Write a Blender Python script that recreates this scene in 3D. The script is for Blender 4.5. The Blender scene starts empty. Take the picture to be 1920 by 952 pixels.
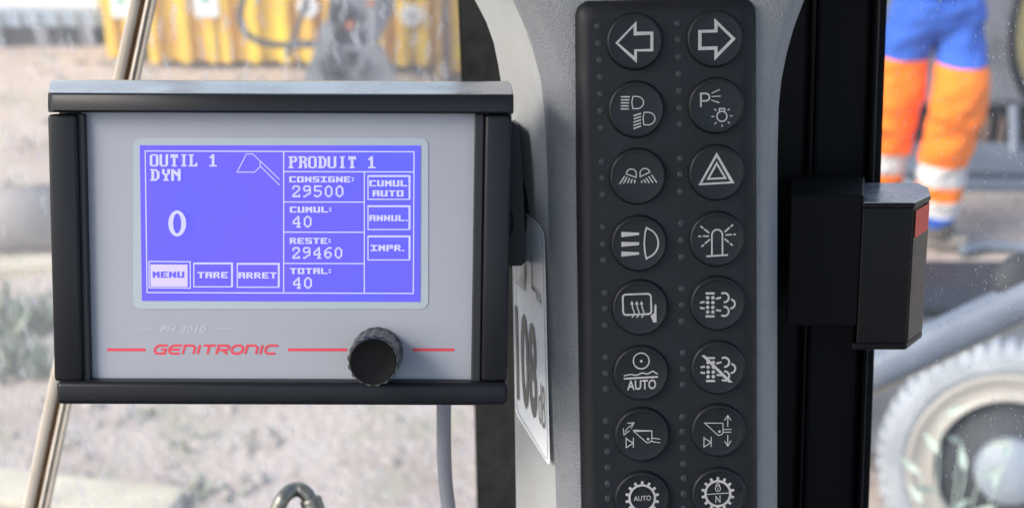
import bpy, bmesh, math, random
from mathutils import Vector, Matrix, noise
random.seed(7)
sc = bpy.context.scene
COL = sc.collection
R = math.radians

# ---------------------------------------------------------------- camera, sky, sun, exposure
CAM_H, PITCH, LENS = 2.3, 25.0, 50.0
cam_d = bpy.data.cameras.new('camera'); cam = bpy.data.objects.new('camera', cam_d); COL.objects.link(cam)
cam.location = (0, 0, CAM_H); cam.rotation_euler = (R(90 - PITCH), 0, 0)
cam_d.sensor_width = 36; cam_d.lens = LENS; cam_d.clip_start = .02; cam_d.clip_end = 500
cam_d.dof.use_dof = True; cam_d.dof.focus_distance = .60; cam_d.dof.aperture_fstop = 11.5
sc.camera = cam

SUN_EL, SUN_AZ = 40.0, 242.0            # azimuth clockwise from +Y
wd = bpy.data.worlds.new('World'); sc.world = wd; wd.use_nodes = True
nt = wd.node_tree; bg = nt.nodes['Background']
sky = nt.nodes.new('ShaderNodeTexSky'); sky.sky_type = 'NISHITA'; sky.sun_disc = False
sky.sun_elevation = R(SUN_EL); sky.sun_rotation = R(SUN_AZ); sky.dust_density = 2.5; sky.air_density = 1.0
nt.links.new(sky.outputs[0], bg.inputs[0]); bg.inputs[1].default_value = .15
sun_d = bpy.data.lights.new('sun', 'SUN'); sun = bpy.data.objects.new('sun', sun_d); COL.objects.link(sun)
sun_d.energy = 1.3; sun_d.angle = R(30); sun_d.color = (1, .965, .92)
_a, _e = R(SUN_AZ), R(SUN_EL)
_to = Vector((math.sin(_a) * math.cos(_e), math.cos(_a) * math.cos(_e), math.sin(_e)))
sun.rotation_euler = _to.to_track_quat('Z', 'Y').to_euler()
sun.location = (0, -3, 8)
sc.view_settings.view_transform = 'Standard'; sc.view_settings.look = 'None'
sc.view_settings.gamma = 1; sc.view_settings.use_curve_mapping = False
sc.view_settings.exposure = 1.42
sc.render.engine = 'CYCLES'
sc.cycles.use_denoising = True
sc.cycles.max_bounces = 10; sc.cycles.diffuse_bounces = 4; sc.cycles.glossy_bounces = 4
sc.cycles.transparent_max_bounces = 24; sc.cycles.transmission_bounces = 8
sc.cycles.caustics_reflective = False; sc.cycles.caustics_refractive = False
sc.cycles.sample_clamp_indirect = 6

# ---------------------------------------------------------------- picture geometry: rays of the camera
F = 1920 * LENS / 36.0
C0 = Vector((0, 0, CAM_H))
cp, sp_ = math.cos(R(PITCH)), math.sin(R(PITCH))
FWD, UP, RT = Vector((0, cp, -sp_)), Vector((0, sp_, cp)), Vector((1, 0, 0))
def ray(px, py): return FWD + RT * ((px - 960) / F) + UP * (-(py - 476) / F)
def P(px, py, d): return C0 + ray(px, py) * d                      # d: depth along the optical axis
def G(px, py, z=0.0):
    r = ray(px, py); return C0 + r * ((z - CAM_H) / r.z)
def V(px, py, Y):
    r = ray(px, py); return C0 + r * (Y / r.y)

class Plane:
    """a tilted plane in the cab; tilt: degrees its top leans to the camera off the image plane"""
    def __init__(s, px, py, d, tilt, xroll=0, zroll=0):
        t = R(tilt); s.p = P(px, py, d)
        u = math.cos(t) * UP - math.sin(t) * FWD
        s.n = -(math.cos(t) * FWD + math.sin(t) * UP)
        s.x = (RT * math.cos(R(xroll)) + u * math.sin(R(xroll))).normalized()
        s.z = (u * math.cos(R(zroll)) - RT * math.sin(R(zroll))).normalized()
        s.u = u
    def at(s, px, py, off=0.0):
        r = ray(px, py); o = s.p + s.n * off
        return C0 + r * ((o - C0).dot(s.n) / r.dot(s.n))
    def matrix(s, loc=None):
        m = Matrix((RT, -s.n, s.u)).transposed().to_4x4(); m.translation = loc if loc is not None else s.p
        return m
    def px2m(s, px, py): return (s.at(px, py) - C0).dot(FWD) / F

# ---------------------------------------------------------------- materials
def mat(name, col, rough=.5, metal=0., bump=None, var=None, spec=.5, coat=0., emit=None, aniso=None):
    m = bpy.data.materials.new(name); m.use_nodes = True
    n = m.node_tree.nodes; l = m.node_tree.links; b = n['Principled BSDF']
    b.inputs['Base Color'].default_value = (*col, 1); b.inputs['Roughness'].default_value = rough
    b.inputs['Metallic'].default_value = metal; b.inputs['Specular IOR Level'].default_value = spec
    b.inputs['Coat Weight'].default_value = coat; b.inputs['Coat Roughness'].default_value = .08
    tc = n.new('ShaderNodeTexCoord')
    if var:
        sc_, amt = var[0], var[1]
        nz = n.new('ShaderNodeTexNoise'); nz.inputs['Scale'].default_value = sc_; nz.inputs['Detail'].default_value = 6
        nz.inputs['Roughness'].default_value = .62
        l.new(tc.outputs['Object'], nz.inputs['Vector'])
        rp = n.new('ShaderNodeValToRGB'); rp.color_ramp.elements[0].position = .34; rp.color_ramp.elements[1].position = .66
        c2 = var[2] if len(var) > 2 else tuple(c * (1 - amt) for c in col)
        rp.color_ramp.elements[0].color = (*c2, 1); rp.color_ramp.elements[1].color = (*col, 1)
        l.new(nz.outputs['Fac'], rp.inputs['Fac']); l.new(rp.outputs['Color'], b.inputs['Base Color'])
        rn = n.new('ShaderNodeTexNoise'); rn.inputs['Scale'].default_value = sc_ * 2.3; rn.inputs['Detail'].default_value = 5
        l.new(tc.outputs['Object'], rn.inputs['Vector'])
        rr_ = n.new('ShaderNodeMapRange'); rr_.inputs['From Min'].default_value = .3; rr_.inputs['From Max'].default_value = .7
        rr_.inputs['To Min'].default_value = max(rough - .12, .05); rr_.inputs['To Max'].default_value = min(rough + .12, 1)
        l.new(rn.outputs['Fac'], rr_.inputs['Value']); l.new(rr_.outputs[0], b.inputs['Roughness'])
    if bump:
        nb = n.new('ShaderNodeTexNoise'); nb.inputs['Scale'].default_value = bump[0]; nb.inputs['Detail'].default_value = 3
        l.new(tc.outputs['Object'], nb.inputs['Vector'])
        bp = n.new('ShaderNodeBump'); bp.inputs['Strength'].default_value = bump[1]; bp.inputs['Distance'].default_value = bump[2]
        l.new(nb.outputs['Fac'], bp.inputs['Height']); l.new(bp.outputs['Normal'], b.inputs['Normal'])
    if emit:
        b.inputs['Emission Color'].default_value = (*emit[0], 1); b.inputs['Emission Strength'].default_value = emit[1]
    return m

def screen_mat(name, c1, c2, strength):
    """a backlit panel whose tint drifts a little from corner to corner"""
    m = mat(name, (.01, .01, .03), .35, spec=.3); n = m.node_tree.nodes; l = m.node_tree.links
    tc = n.new('ShaderNodeTexCoord'); gr = n.new('ShaderNodeTexNoise'); gr.inputs['Scale'].default_value = 11; gr.inputs['Detail'].default_value = 3
    l.new(tc.outputs['Object'], gr.inputs['Vector'])
    rp = n.new('ShaderNodeValToRGB'); rp.color_ramp.elements[0].color = (*c1, 1); rp.color_ramp.elements[1].color = (*c2, 1)
    rp.color_ramp.elements[0].position = .3; rp.color_ramp.elements[1].position = .7
    l.new(gr.outputs['Fac'], rp.inputs['Fac']); b = n['Principled BSDF']
    l.new(rp.outputs['Color'], b.inputs['Emission Color']); b.inputs['Emission Strength'].default_value = strength
    return m

def glass_mat(name, base, nscale, namp, drop_scale, drop_thr, drop_amt, speck_scale, speck_amt, dirt=(.8, .8, .8)):
    m = bpy.data.materials.new(name); m.use_nodes = True
    n = m.node_tree.nodes; l = m.node_tree.links; n.clear()
    out = n.new('ShaderNodeOutputMaterial'); tc = n.new('ShaderNodeTexCoord')
    def math_(op, a, b=None, clamp=False):
        k = n.new('ShaderNodeMath'); k.operation = op; k.use_clamp = clamp
        for i, v in enumerate((a, b)):
            if v is None: continue
            if isinstance(v, (int, float)): k.inputs[i].default_value = v
            else: l.new(v, k.inputs[i])
        return k.outputs[0]
    nz = n.new('ShaderNodeTexNoise'); nz.inputs['Scale'].default_value = nscale; nz.inputs['Detail'].default_value = 5
    mp0 = n.new('ShaderNodeMapping'); mp0.inputs['Scale'].default_value = (1.6, 1.6, .55)
    l.new(tc.outputs['Object'], mp0.inputs['Vector']); l.new(mp0.outputs[0], nz.inputs['Vector'])
    film = math_('MULTIPLY_ADD', nz.outputs['Fac'], namp); film.node.inputs[2].default_value = base - namp * .5
    # run-down drops: cells stretched downwards
    mp = n.new('ShaderNodeMapping'); mp.inputs['Scale'].default_value = drop_scale
    wz = n.new('ShaderNodeTexNoise'); wz.inputs['Scale'].default_value = 60; wz.inputs['Detail'].default_value = 2
    l.new(tc.outputs['Object'], wz.inputs['Vector'])
    wv = n.new('ShaderNodeVectorMath'); wv.operation = 'MULTIPLY_ADD'; wv.inputs[1].default_value = (.012, .012, .012)
    l.new(wz.outputs['Color'], wv.inputs[0]); l.new(tc.outputs['Object'], wv.inputs[2]); l.new(wv.outputs[0], mp.inputs['Vector'])
    vo = n.new('ShaderNodeTexVoronoi'); vo.feature = 'F1'; l.new(mp.outputs[0], vo.inputs['Vector']); vo.inputs['Scale'].default_value = 1
    inside = n.new('ShaderNodeMapRange'); inside.inputs['From Min'].default_value = drop_thr + .22; inside.inputs['From Max'].default_value = drop_thr
    l.new(vo.outputs['Distance'], inside.inputs['Value'])
    sep = n.new('ShaderNodeSeparateColor'); l.new(vo.outputs['Color'], sep.inputs[0])
    pick = math_('GREATER_THAN', sep.outputs[0], .45)
    drop = math_('MULTIPLY', math_('MULTIPLY', inside.outputs[0], pick), math_('MULTIPLY', sep.outputs[1], drop_amt))
    # fine dried specks
    vs = n.new('ShaderNodeTexVoronoi'); vs.inputs['Scale'].default_value = speck_scale; l.new(wv.outputs[0], vs.inputs['Vector'])
    sp = n.new('ShaderNodeSeparateColor'); l.new(vs.outputs['Color'], sp.inputs[0])
    rad = math_('MULTIPLY', math_('POWER', sp.outputs[0], 6.0), .34)
    speck = math_('MULTIPLY', math_('LESS_THAN', vs.outputs['Distance'], rad), speck_amt)
    tot = math_('ADD', math_('ADD', film, drop), speck, clamp=True)
    tot = math_('MINIMUM', tot, .9)
    tr = n.new('ShaderNodeBsdfTransparent'); df = n.new('ShaderNodeBsdfDiffuse'); tl = n.new('ShaderNodeBsdfTranslucent')
    df.inputs[0].default_value = (*dirt, 1); tl.inputs[0].default_value = (*dirt, 1)
    tr.inputs[0].default_value = (.97, .985, .98, 1)
    md = n.new('ShaderNodeMixShader'); md.inputs[0].default_value = .6; l.new(df.outputs[0], md.inputs[1]); l.new(tl.outputs[0], md.inputs[2])
    mx = n.new('ShaderNodeMixShader'); l.new(tot, mx.inputs[0]); l.new(tr.outputs[0], mx.inputs[1]); l.new(md.outputs[0], mx.inputs[2])
    gl = n.new('ShaderNodeBsdfGlossy'); gl.inputs['Roughness'].default_value = .02
    lw = n.new('ShaderNodeLayerWeight'); lw.inputs[0].default_value = .5
    fr = math_('MULTIPLY_ADD', math_('POWER', lw.outputs['Facing'], 5.0), .5); fr.node.inputs[2].default_value = .02
    m2 = n.new('ShaderNodeMixShader'); l.new(fr, m2.inputs[0]); l.new(mx.outputs[0], m2.inputs[1]); l.new(gl.outputs[0], m2.inputs[2])
    l.new(m2.outputs[0], out.inputs[0])
    return m

M = dict(
    case=mat('case_black', (.0095, .0105, .013), .30, spec=.16, bump=(1400, .12, .0004)),
    case_top=mat('case_top_highlight', (.30, .305, .315), .2, spec=1.0, var=(22, .25)),  # pale base colour paints in the bright sky highlight of top faces
    case_lip=mat('case_lip', (.016, .017, .020), .45, spec=.25),
    case_dark=mat('case_back', (.008, .008, .009), .5),
    plate=mat('plate_grey', (.27, .283, .318), .42, spec=.35, bump=(2500, .05, .0002), var=(14, .05)),
    bezel=mat('bezel_window', (.29, .335, .37), .35),
    lcd=screen_mat('lcd_blue', (.165, .10, 1.0), (.085, .115, 1.0), .40),
    lcd_text=mat('lcd_text', (.1, .1, .2), .4, emit=((.50, .50, 1.0), .38)),
    lcd_fill=mat('lcd_fill', (.1, .1, .2), .4, emit=((.66, .56, .80), .33)),
    red=mat('red_print', (.52, .035, .055), .5),
    faint=mat('faint_print', (.325, .35, .39), .4),
    knob=mat('knob_black', (.006, .006, .007), .12, spec=.6),
    knob_face=mat('knob_face', (.003, .003, .0035), .5, spec=.1),
    pillar=mat('grey_grained_plastic', (.225, .235, .247), .44, bump=(1500, .9, .0014), var=(24, .10)),
    pillar_side=mat('grey_satin_plastic', (.39, .41, .415), .5, bump=(900, .25, .0008), var=(16, .22, (.335, .33, .31))),
    rubber=mat('keypad_rubber', (.0085, .010, .0125), .5, spec=.2, bump=(1200, .06, .0003), var=(40, .2)),
    button=mat('button_rubber', (.0085, .010, .0122), .38, spec=.22, bump=(1500, .05, .0002), var=(60, .2)),
    dot=mat('indicator_window', (.026, .029, .033), .5, spec=.2),
    symbol=mat('symbol_print', (.34, .335, .335), .5, var=(160, .22)),
    frame=mat('door_frame_black', (.0025, .0025, .003), .5, spec=.08),
    seal=mat('window_rubber', (.022, .024, .020), .55, var=(60, .5)),
    latch=mat('latch_black', (.004, .004, .0045), .33, spec=.15, bump=(140, .06, .0006)),
    latch_gloss=mat('latch_gloss', (.008, .008, .009), .14, spec=.12, bump=(420, .1, .0006)),
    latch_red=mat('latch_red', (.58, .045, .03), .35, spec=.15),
    cable=mat('cable_grey', (.20, .205, .23), .45),
    rail=mat('rail_metal', (.46, .41, .34), .62, var=(30, .18)),
    rail2=mat('rail_metal_pale', (.54, .50, .43), .55, var=(40, .25)),
    rust=mat('rail_rust', (.28, .16, .07), .7, var=(50, .4)),
    steel=mat('hose_steel', (.24, .24, .21), .42, metal=.75, bump=(500, .25, .001), var=(120, .35)),
    sticker=mat('sticker_white', (.80, .82, .82), .35),
    stick_print=mat('sticker_print', (.13, .125, .115), .5),
    stick_line=mat('sticker_line', (.22, .22, .21), .5),
    headliner=mat('headliner', (.42, .42, .42), .8, var=(20, .1)),
    cabwall=mat('cab_trim', (.20, .205, .21), .7, var=(15, .15)),
    windshield=glass_mat('windshield_glass', .115, 8, .12, (150, 150, 42), .24, .30, 340, .18),
    sideglass=glass_mat('side_glass', .042, 9, .04, (150, 150, 60), .10, .10, 520, .34, dirt=(.74, .79, .86)),
    yellow=mat('skip_yellow', (.92, .66, .03), .5, var=(4.0, .3, (.70, .36, .06))),
    orange=mat('post_orange', (.70, .36, .06), .5, var=(9, .4)),
    rusty=mat('rusty_post', (.30, .19, .14), .7, var=(8, .4)),
    white=mat('white_panel', (.80, .80, .80), .5),
    green=mat('green_mark', (.10, .42, .26), .5),
    cabin_white=mat('cabin_white', (.72, .73, .76), .5),
    cabin_blue=mat('cabin_blue', (.33, .39, .46), .5, var=(4, .2)),
    dark=mat('dark_steel', (.028, .03, .035), .6, var=(6, .4)),
    greymetal=mat('dusty_grey_steel', (.24, .25, .28), .6, var=(7, .45)),
    hose=mat('rubber_hose', (.05, .05, .055), .5),
    accent=mat('orange_paint', (.42, .14, .07), .6),
    pipe=mat('concrete_beige', (.44, .375, .33), .8, var=(6, .25), bump=(60, .3, .01)),
    wood=mat('weathered_plank', (.58, .51, .38), .7, var=(8, .3)),
    stone=mat('gravel', (.38, .325, .285), .85, var=(3, .35)),
    weed=mat('weed_green', (.24, .27, .18), .6, var=(4, .4)),
    weed_pale=mat('weed_pale', (.56, .66, .56), .5, var=(6, .3)),
    tyre=mat('dusty_tyre', (.34, .36, .385), .75, var=(9, .3)),
    rim=mat('pale_rim', (.36, .335, .30), .5, var=(7, .2)),
    rimdark=mat('rim_dark', (.055, .058, .065), .6, var=(9, .3)),
    hub=mat('hub_grey', (.25, .285, .33), .45, var=(8, .15)),
    tube=mat('grey_tube', (.20, .23, .28), .5, var=(12, .3)),
    tubeedge=mat('tube_edge', (.42, .36, .20), .6),
    blueprint=mat('bluish_beam', (.16, .19, .24), .5, var=(6, .35)),
    mirrorface=mat('mirror_face', (.42, .34, .12), .4), mirrorred=mat('mirror_red', (.60, .12, .14), .4),
    skin=mat('skin', (.42, .25, .18), .55), boot=mat('boot_leather', (.20, .18, .16), .7),
    helmet=mat('helmet', (.75, .74, .70), .35), jacket=mat('jacket_blue', (.03, .07, .38), .8),
)

# ---------------------------------------------------------------- building helpers
_M = {}
def tag(o, label=None, cat=None, group=None, kind=None):
    if label: o['label'] = label
    if cat: o['category'] = cat
    if group: o['group'] = group
    if kind: o['kind'] = kind
    return o
def thing(name, m, label, cat, group=None):
    o = bpy.data.objects.new(name, None); COL.objects.link(o); o.empty_display_size = .05
    if not isinstance(m, Matrix): m = Matrix.Translation(m)
    o.matrix_world = m; _M[o.name] = m.copy()
    return tag(o, label, cat, group)
def link(name, me, material, parent=None, smooth=False):
    o = bpy.data.objects.new(name, me); COL.objects.link(o)
    if material is not None:
        me.materials.clear()
        for mm in (material if isinstance(material, (list, tuple)) else [material]): me.materials.append(mm)
    if smooth:
        me.polygons.foreach_set('use_smooth', [True] * len(me.polygons))
    if parent is not None:
        o.parent = parent; _M[o.name] = _M[parent.name]
    else: _M[o.name] = Matrix.Identity(4)
    return o
def mesh(name, verts, faces, material, parent=None, smooth=False, base=None):
    """verts are given in world metres; the mesh is stored in its thing's own space"""
    me = bpy.data.meshes.new(name)
    if parent is not None: inv = _M[parent.name].inverted()
    elif base is not None: inv = Matrix.Translation(-Vector(base))
    else: inv = Matrix.Identity(4)
    me.from_pydata([tuple(inv @ Vector(v)) for v in verts], [], faces); me.validate(); me.update()
    bm = bmesh.new(); bm.from_mesh(me)
    if any(len(f.verts) > 2 for f in bm.faces): pass
    bm.to_mesh(me); bm.free()
    o = link(name, me, material, parent, smooth)
    if parent is None and base is not None:
        o.location = base; _M[o.name] = Matrix.Translation(Vector(base))
    return o
def fixn(o, sharp=None):
    bm = bmesh.new(); bm.from_mesh(o.data); bmesh.ops.recalc_face_normals(bm, faces=bm.faces); bm.to_mesh(o.data); bm.free()
    if sharp: o.data.set_sharp_from_angle(angle=R(sharp))
    return o
def join(*parts):
    vs, fs = [], []
    for v, f in parts:
        k = len(vs); vs += list(v); fs += [tuple(i + k for i in q) for q in f]
    return vs, fs
def box_from(o, ax, ay, az, lo, hi, bev=0., seg=2):
    """rounded box: origin o, axes ax, ay, az, ranges lo..hi along them"""
    bm = bmesh.new(); bmesh.ops.create_cube(bm, size=1)
    for v in bm.verts:
        v.co = Vector([lo[i] + (v.co[i] + .5) * (hi[i] - lo[i]) for i in range(3)])
    if bev > 0: bmesh.ops.bevel(bm, geom=list(bm.edges), offset=bev, segments=seg, profile=.5, affect='EDGES')
    bm.verts.index_update()
    vs = [o + ax * v.co.x + ay * v.co.y + az * v.co.z for v in bm.verts]
    fs = [tuple(v.index for v in f.verts) for f in bm.faces]; bm.free()
    return vs, fs
def box_px(pl, x0, y0, x1, y1, front, back, bev=0., seg=3):
    """box whose front face (front metres proud of pl) shows at these pixels"""
    xm, ym = (x0 + x1) / 2, (y0 + y1) / 2
    c = pl.at(xm, ym, front)
    w = ((pl.at(x1, ym, front) - c).dot(RT) - (pl.at(x0, ym, front) - c).dot(RT)) / 2
    h0 = (pl.at(xm, y0, front) - c).dot(pl.u); h1 = (pl.at(xm, y1, front) - c).dot(pl.u)
    return box_from(c, pl.x, -pl.n, pl.z, (-w, 0, h1), (w, front - back, h0), bev, seg)
def wbox(x0, x1, y0, y1, z0, z1, bev=0.):
    return box_from(Vector((0, 0, 0)), Vector((1, 0, 0)), Vector((0, 1, 0)), Vector((0, 0, 1)), (x0, y0, z0), (x1, y1, z1), bev)
def lathe(o, ax, prof, seg=40, wave=None, cap=True):
    """prof: list of (radius, height along ax); wave(angle, k) scales the radius"""
    ax = ax.normalized(); s = ax.orthogonal().normalized(); t = ax.cross(s)
    vs, fs = [], []
    for k, (r, h) in enumerate(prof):
        for i in range(seg):
            a = 2 * math.pi * i / seg; rr = r * (wave(a, k) if wave else 1)
            vs.append(o + ax * h + s * (rr * math.cos(a)) + t * (rr * math.sin(a)))
    for k in range(len(prof) - 1):
        for i in range(seg):
            j = (i + 1) % seg; fs.append((k * seg + i, k * seg + j, (k + 1) * seg + j, (k + 1) * seg + i))
    if cap:
        fs.append(tuple(range((len(prof) - 1) * seg, len(prof) * seg))); fs.append(tuple(reversed(range(seg))))
    return vs, fs
def tube(pts, rad, seg=14, sub=6, cap=True):
    """smooth tube through pts; rad number or list"""
    pts = [Vector(p) for p in pts]; n = len(pts)
    rads = rad if isinstance(rad, (list, tuple)) else [rad] * n
    cs, rs = [], []
    for i in range(n - 1):
        p0, p1, p2, p3 = pts[max(i - 1, 0)], pts[i], pts[i + 1], pts[min(i + 2, n - 1)]
        for k in range(sub):
            t = k / sub
            cs.append(.5 * ((2 * p1) + (p2 - p0) * t + (2 * p0 - 5 * p1 + 4 * p2 - p3) * t * t + (3 * p1 - p0 - 3 * p2 + p3) * t ** 3))
            rs.append(rads[i] + (rads[i + 1] - rads[i]) * t)
    cs.append(pts[-1]); rs.append(rads[-1])
    vs, fs = [], []; up = None
    for i, c in enumerate(cs):
        d = (cs[min(i + 1, len(cs) - 1)] - cs[max(i - 1, 0)]).normalized()
        up = d.orthogonal().normalized() if up is None else (up - d * up.dot(d)).normalized()
        w = d.cross(up)
        for k in range(seg):
            a = 2 * math.pi * k / seg; vs.append(c + (up * math.cos(a) + w * math.sin(a)) * rs[i])
    for i in range(len(cs) - 1):
        for k in range(seg):
            j = (k + 1) % seg; fs.append((i * seg + k, i * seg + j, (i + 1) * seg + j, (i + 1) * seg + k))
    if cap:
        fs.append(tuple(range(seg))[::-1]); fs.append(tuple(range((len(cs) - 1) * seg, len(cs) * seg)))
    return vs, fs

class Print:
    """flat print laid on a plane of the scene; coordinates are read off in picture pixels (zoom: origin, scale)"""
    def __init__(s, at, ox=0, oy=0, k=1.0, off=.0003): s.at, s.ox, s.oy, s.k, s.off = at, ox, oy, k, off; s.v, s.f = [], []; s.e = 0
    def _p(s, p): return s.at(s.ox + p[0] / s.k, s.oy + p[1] / s.k, s.off + s.e)
    def poly(s, pts):
        b = len(s.v); s.v += [s._p(p) for p in pts]; s.f.append(tuple(range(b, b + len(pts)))); s.e += 4e-6
    def rect(s, x0, y0, x1, y1): s.poly([(x0, y1), (x1, y1), (x1, y0), (x0, y0)])
    def ring(s, outer, inner):
        b = len(s.v); n = len(outer); s.v += [s._p(p) for p in outer] + [s._p(p) for p in inner]
        for i in range(n):
            j = (i + 1) % n; s.f.append((b + i, b + j, b + n + j, b + n + i))
        s.e += 4e-6
    def line(s, pts, w, closed=False):
        pts = [Vector(p) for p in pts]; n = len(pts); L, Rr = [], []
        for i in range(n):
            a = pts[i - 1] if (i or closed) else None; c = pts[(i + 1) % n] if (i < n - 1 or closed) else None
            d1 = (pts[i] - a).normalized() if a is not None else None; d2 = (c - pts[i]).normalized() if c is not None else None
            if d1 is None: d1 = d2
            if d2 is None: d2 = d1
            n1 = Vector((-d1.y, d1.x)); n2 = Vector((-d2.y, d2.x)); m = n1 + n2
            m = m.normalized() if m.length > 1e-6 else n1
            q = m * (w / 2 / max(m.dot(n1), .35)); L.append(pts[i] + q); Rr.append(pts[i] - q)
        b = len(s.v); s.v += [s._p(p) for p in L] + [s._p(p) for p in Rr]
        for i in range(n if closed else n - 1):
            j = (i + 1) % n; s.f.append((b + i, b + j, b + n + j, b + n + i))
        s.e += 4e-6
    def circle(s, cx, cy, r, w, a0=0, a1=360, n=28):
        full = abs(a1 - a0) >= 360
        pts = [(cx + r * math.cos(R(a0 + (a1 - a0) * i / n)), cy + r * math.sin(R(a0 + (a1 - a0) * i / n))) for i in range(n if full else n + 1)]
        s.line(pts, w, closed=full)
    def disc(s, cx, cy, r, n=16): s.poly([(cx + r * math.cos(2 * math.pi * i / n), cy - r * math.sin(2 * math.pi * i / n)) for i in range(n)])
    def bits(s, rows, w, x0, y0, x1, y1, grow=.06):
        """bitmap rows (strings of 0/1) into the box"""
        dx, dy = (x1 - x0) / w, (y1 - y0) / len(rows)
        for j, r in enumerate(rows):
            i = 0
            while i < len(r):
                if r[i] == '1':
                    k = i
                    while k < len(r) and r[k] == '1': k += 1
                    s.rect(x0 + (i - grow) * dx, y0 + (j - grow) * dy, x0 + (k + grow) * dx, y0 + (j + 1 + grow) * dy); i = k
                else: i += 1
        s.e += 0
    def text(s, body, o, xv, yv, bold=0., shear=0.):
        """lettering fitted to the parallelogram o + u*xv + v*yv"""
        cu = bpy.data.curves.new('lettering', 'FONT'); cu.body = body; cu.offset = bold; cu.shear = shear; cu.resolution_u = 3
        ob = bpy.data.objects.new('lettering', cu); COL.objects.link(ob)
        bpy.context.view_layer.update()
        me = bpy.data.meshes.new_from_object(ob.evaluated_get(bpy.context.evaluated_depsgraph_get()))
        xs = [v.co.x for v in me.vertices]; ys = [v.co.y for v in me.vertices]
        x0, x1, y0, y1 = min(xs), max(xs), min(ys), max(ys); b = len(s.v)
        for v in me.vertices:
            a, c = (v.co.x - x0) / (x1 - x0), (v.co.y - y0) / (y1 - y0)
            s.v.append(s._p((o[0] + a * xv[0] + c * yv[0], o[1] + a * xv[1] + c * yv[1])))
        for p in me.polygons: s.f.append(tuple(b + i for i in p.vertices))
        COL.objects.unlink(ob); bpy.data.objects.remove(ob); bpy.data.curves.remove(cu); bpy.data.meshes.remove(me); s.e += 4e-6
    def build(s, name, material, parent): return mesh(name, s.v, s.f, material, parent)

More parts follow.
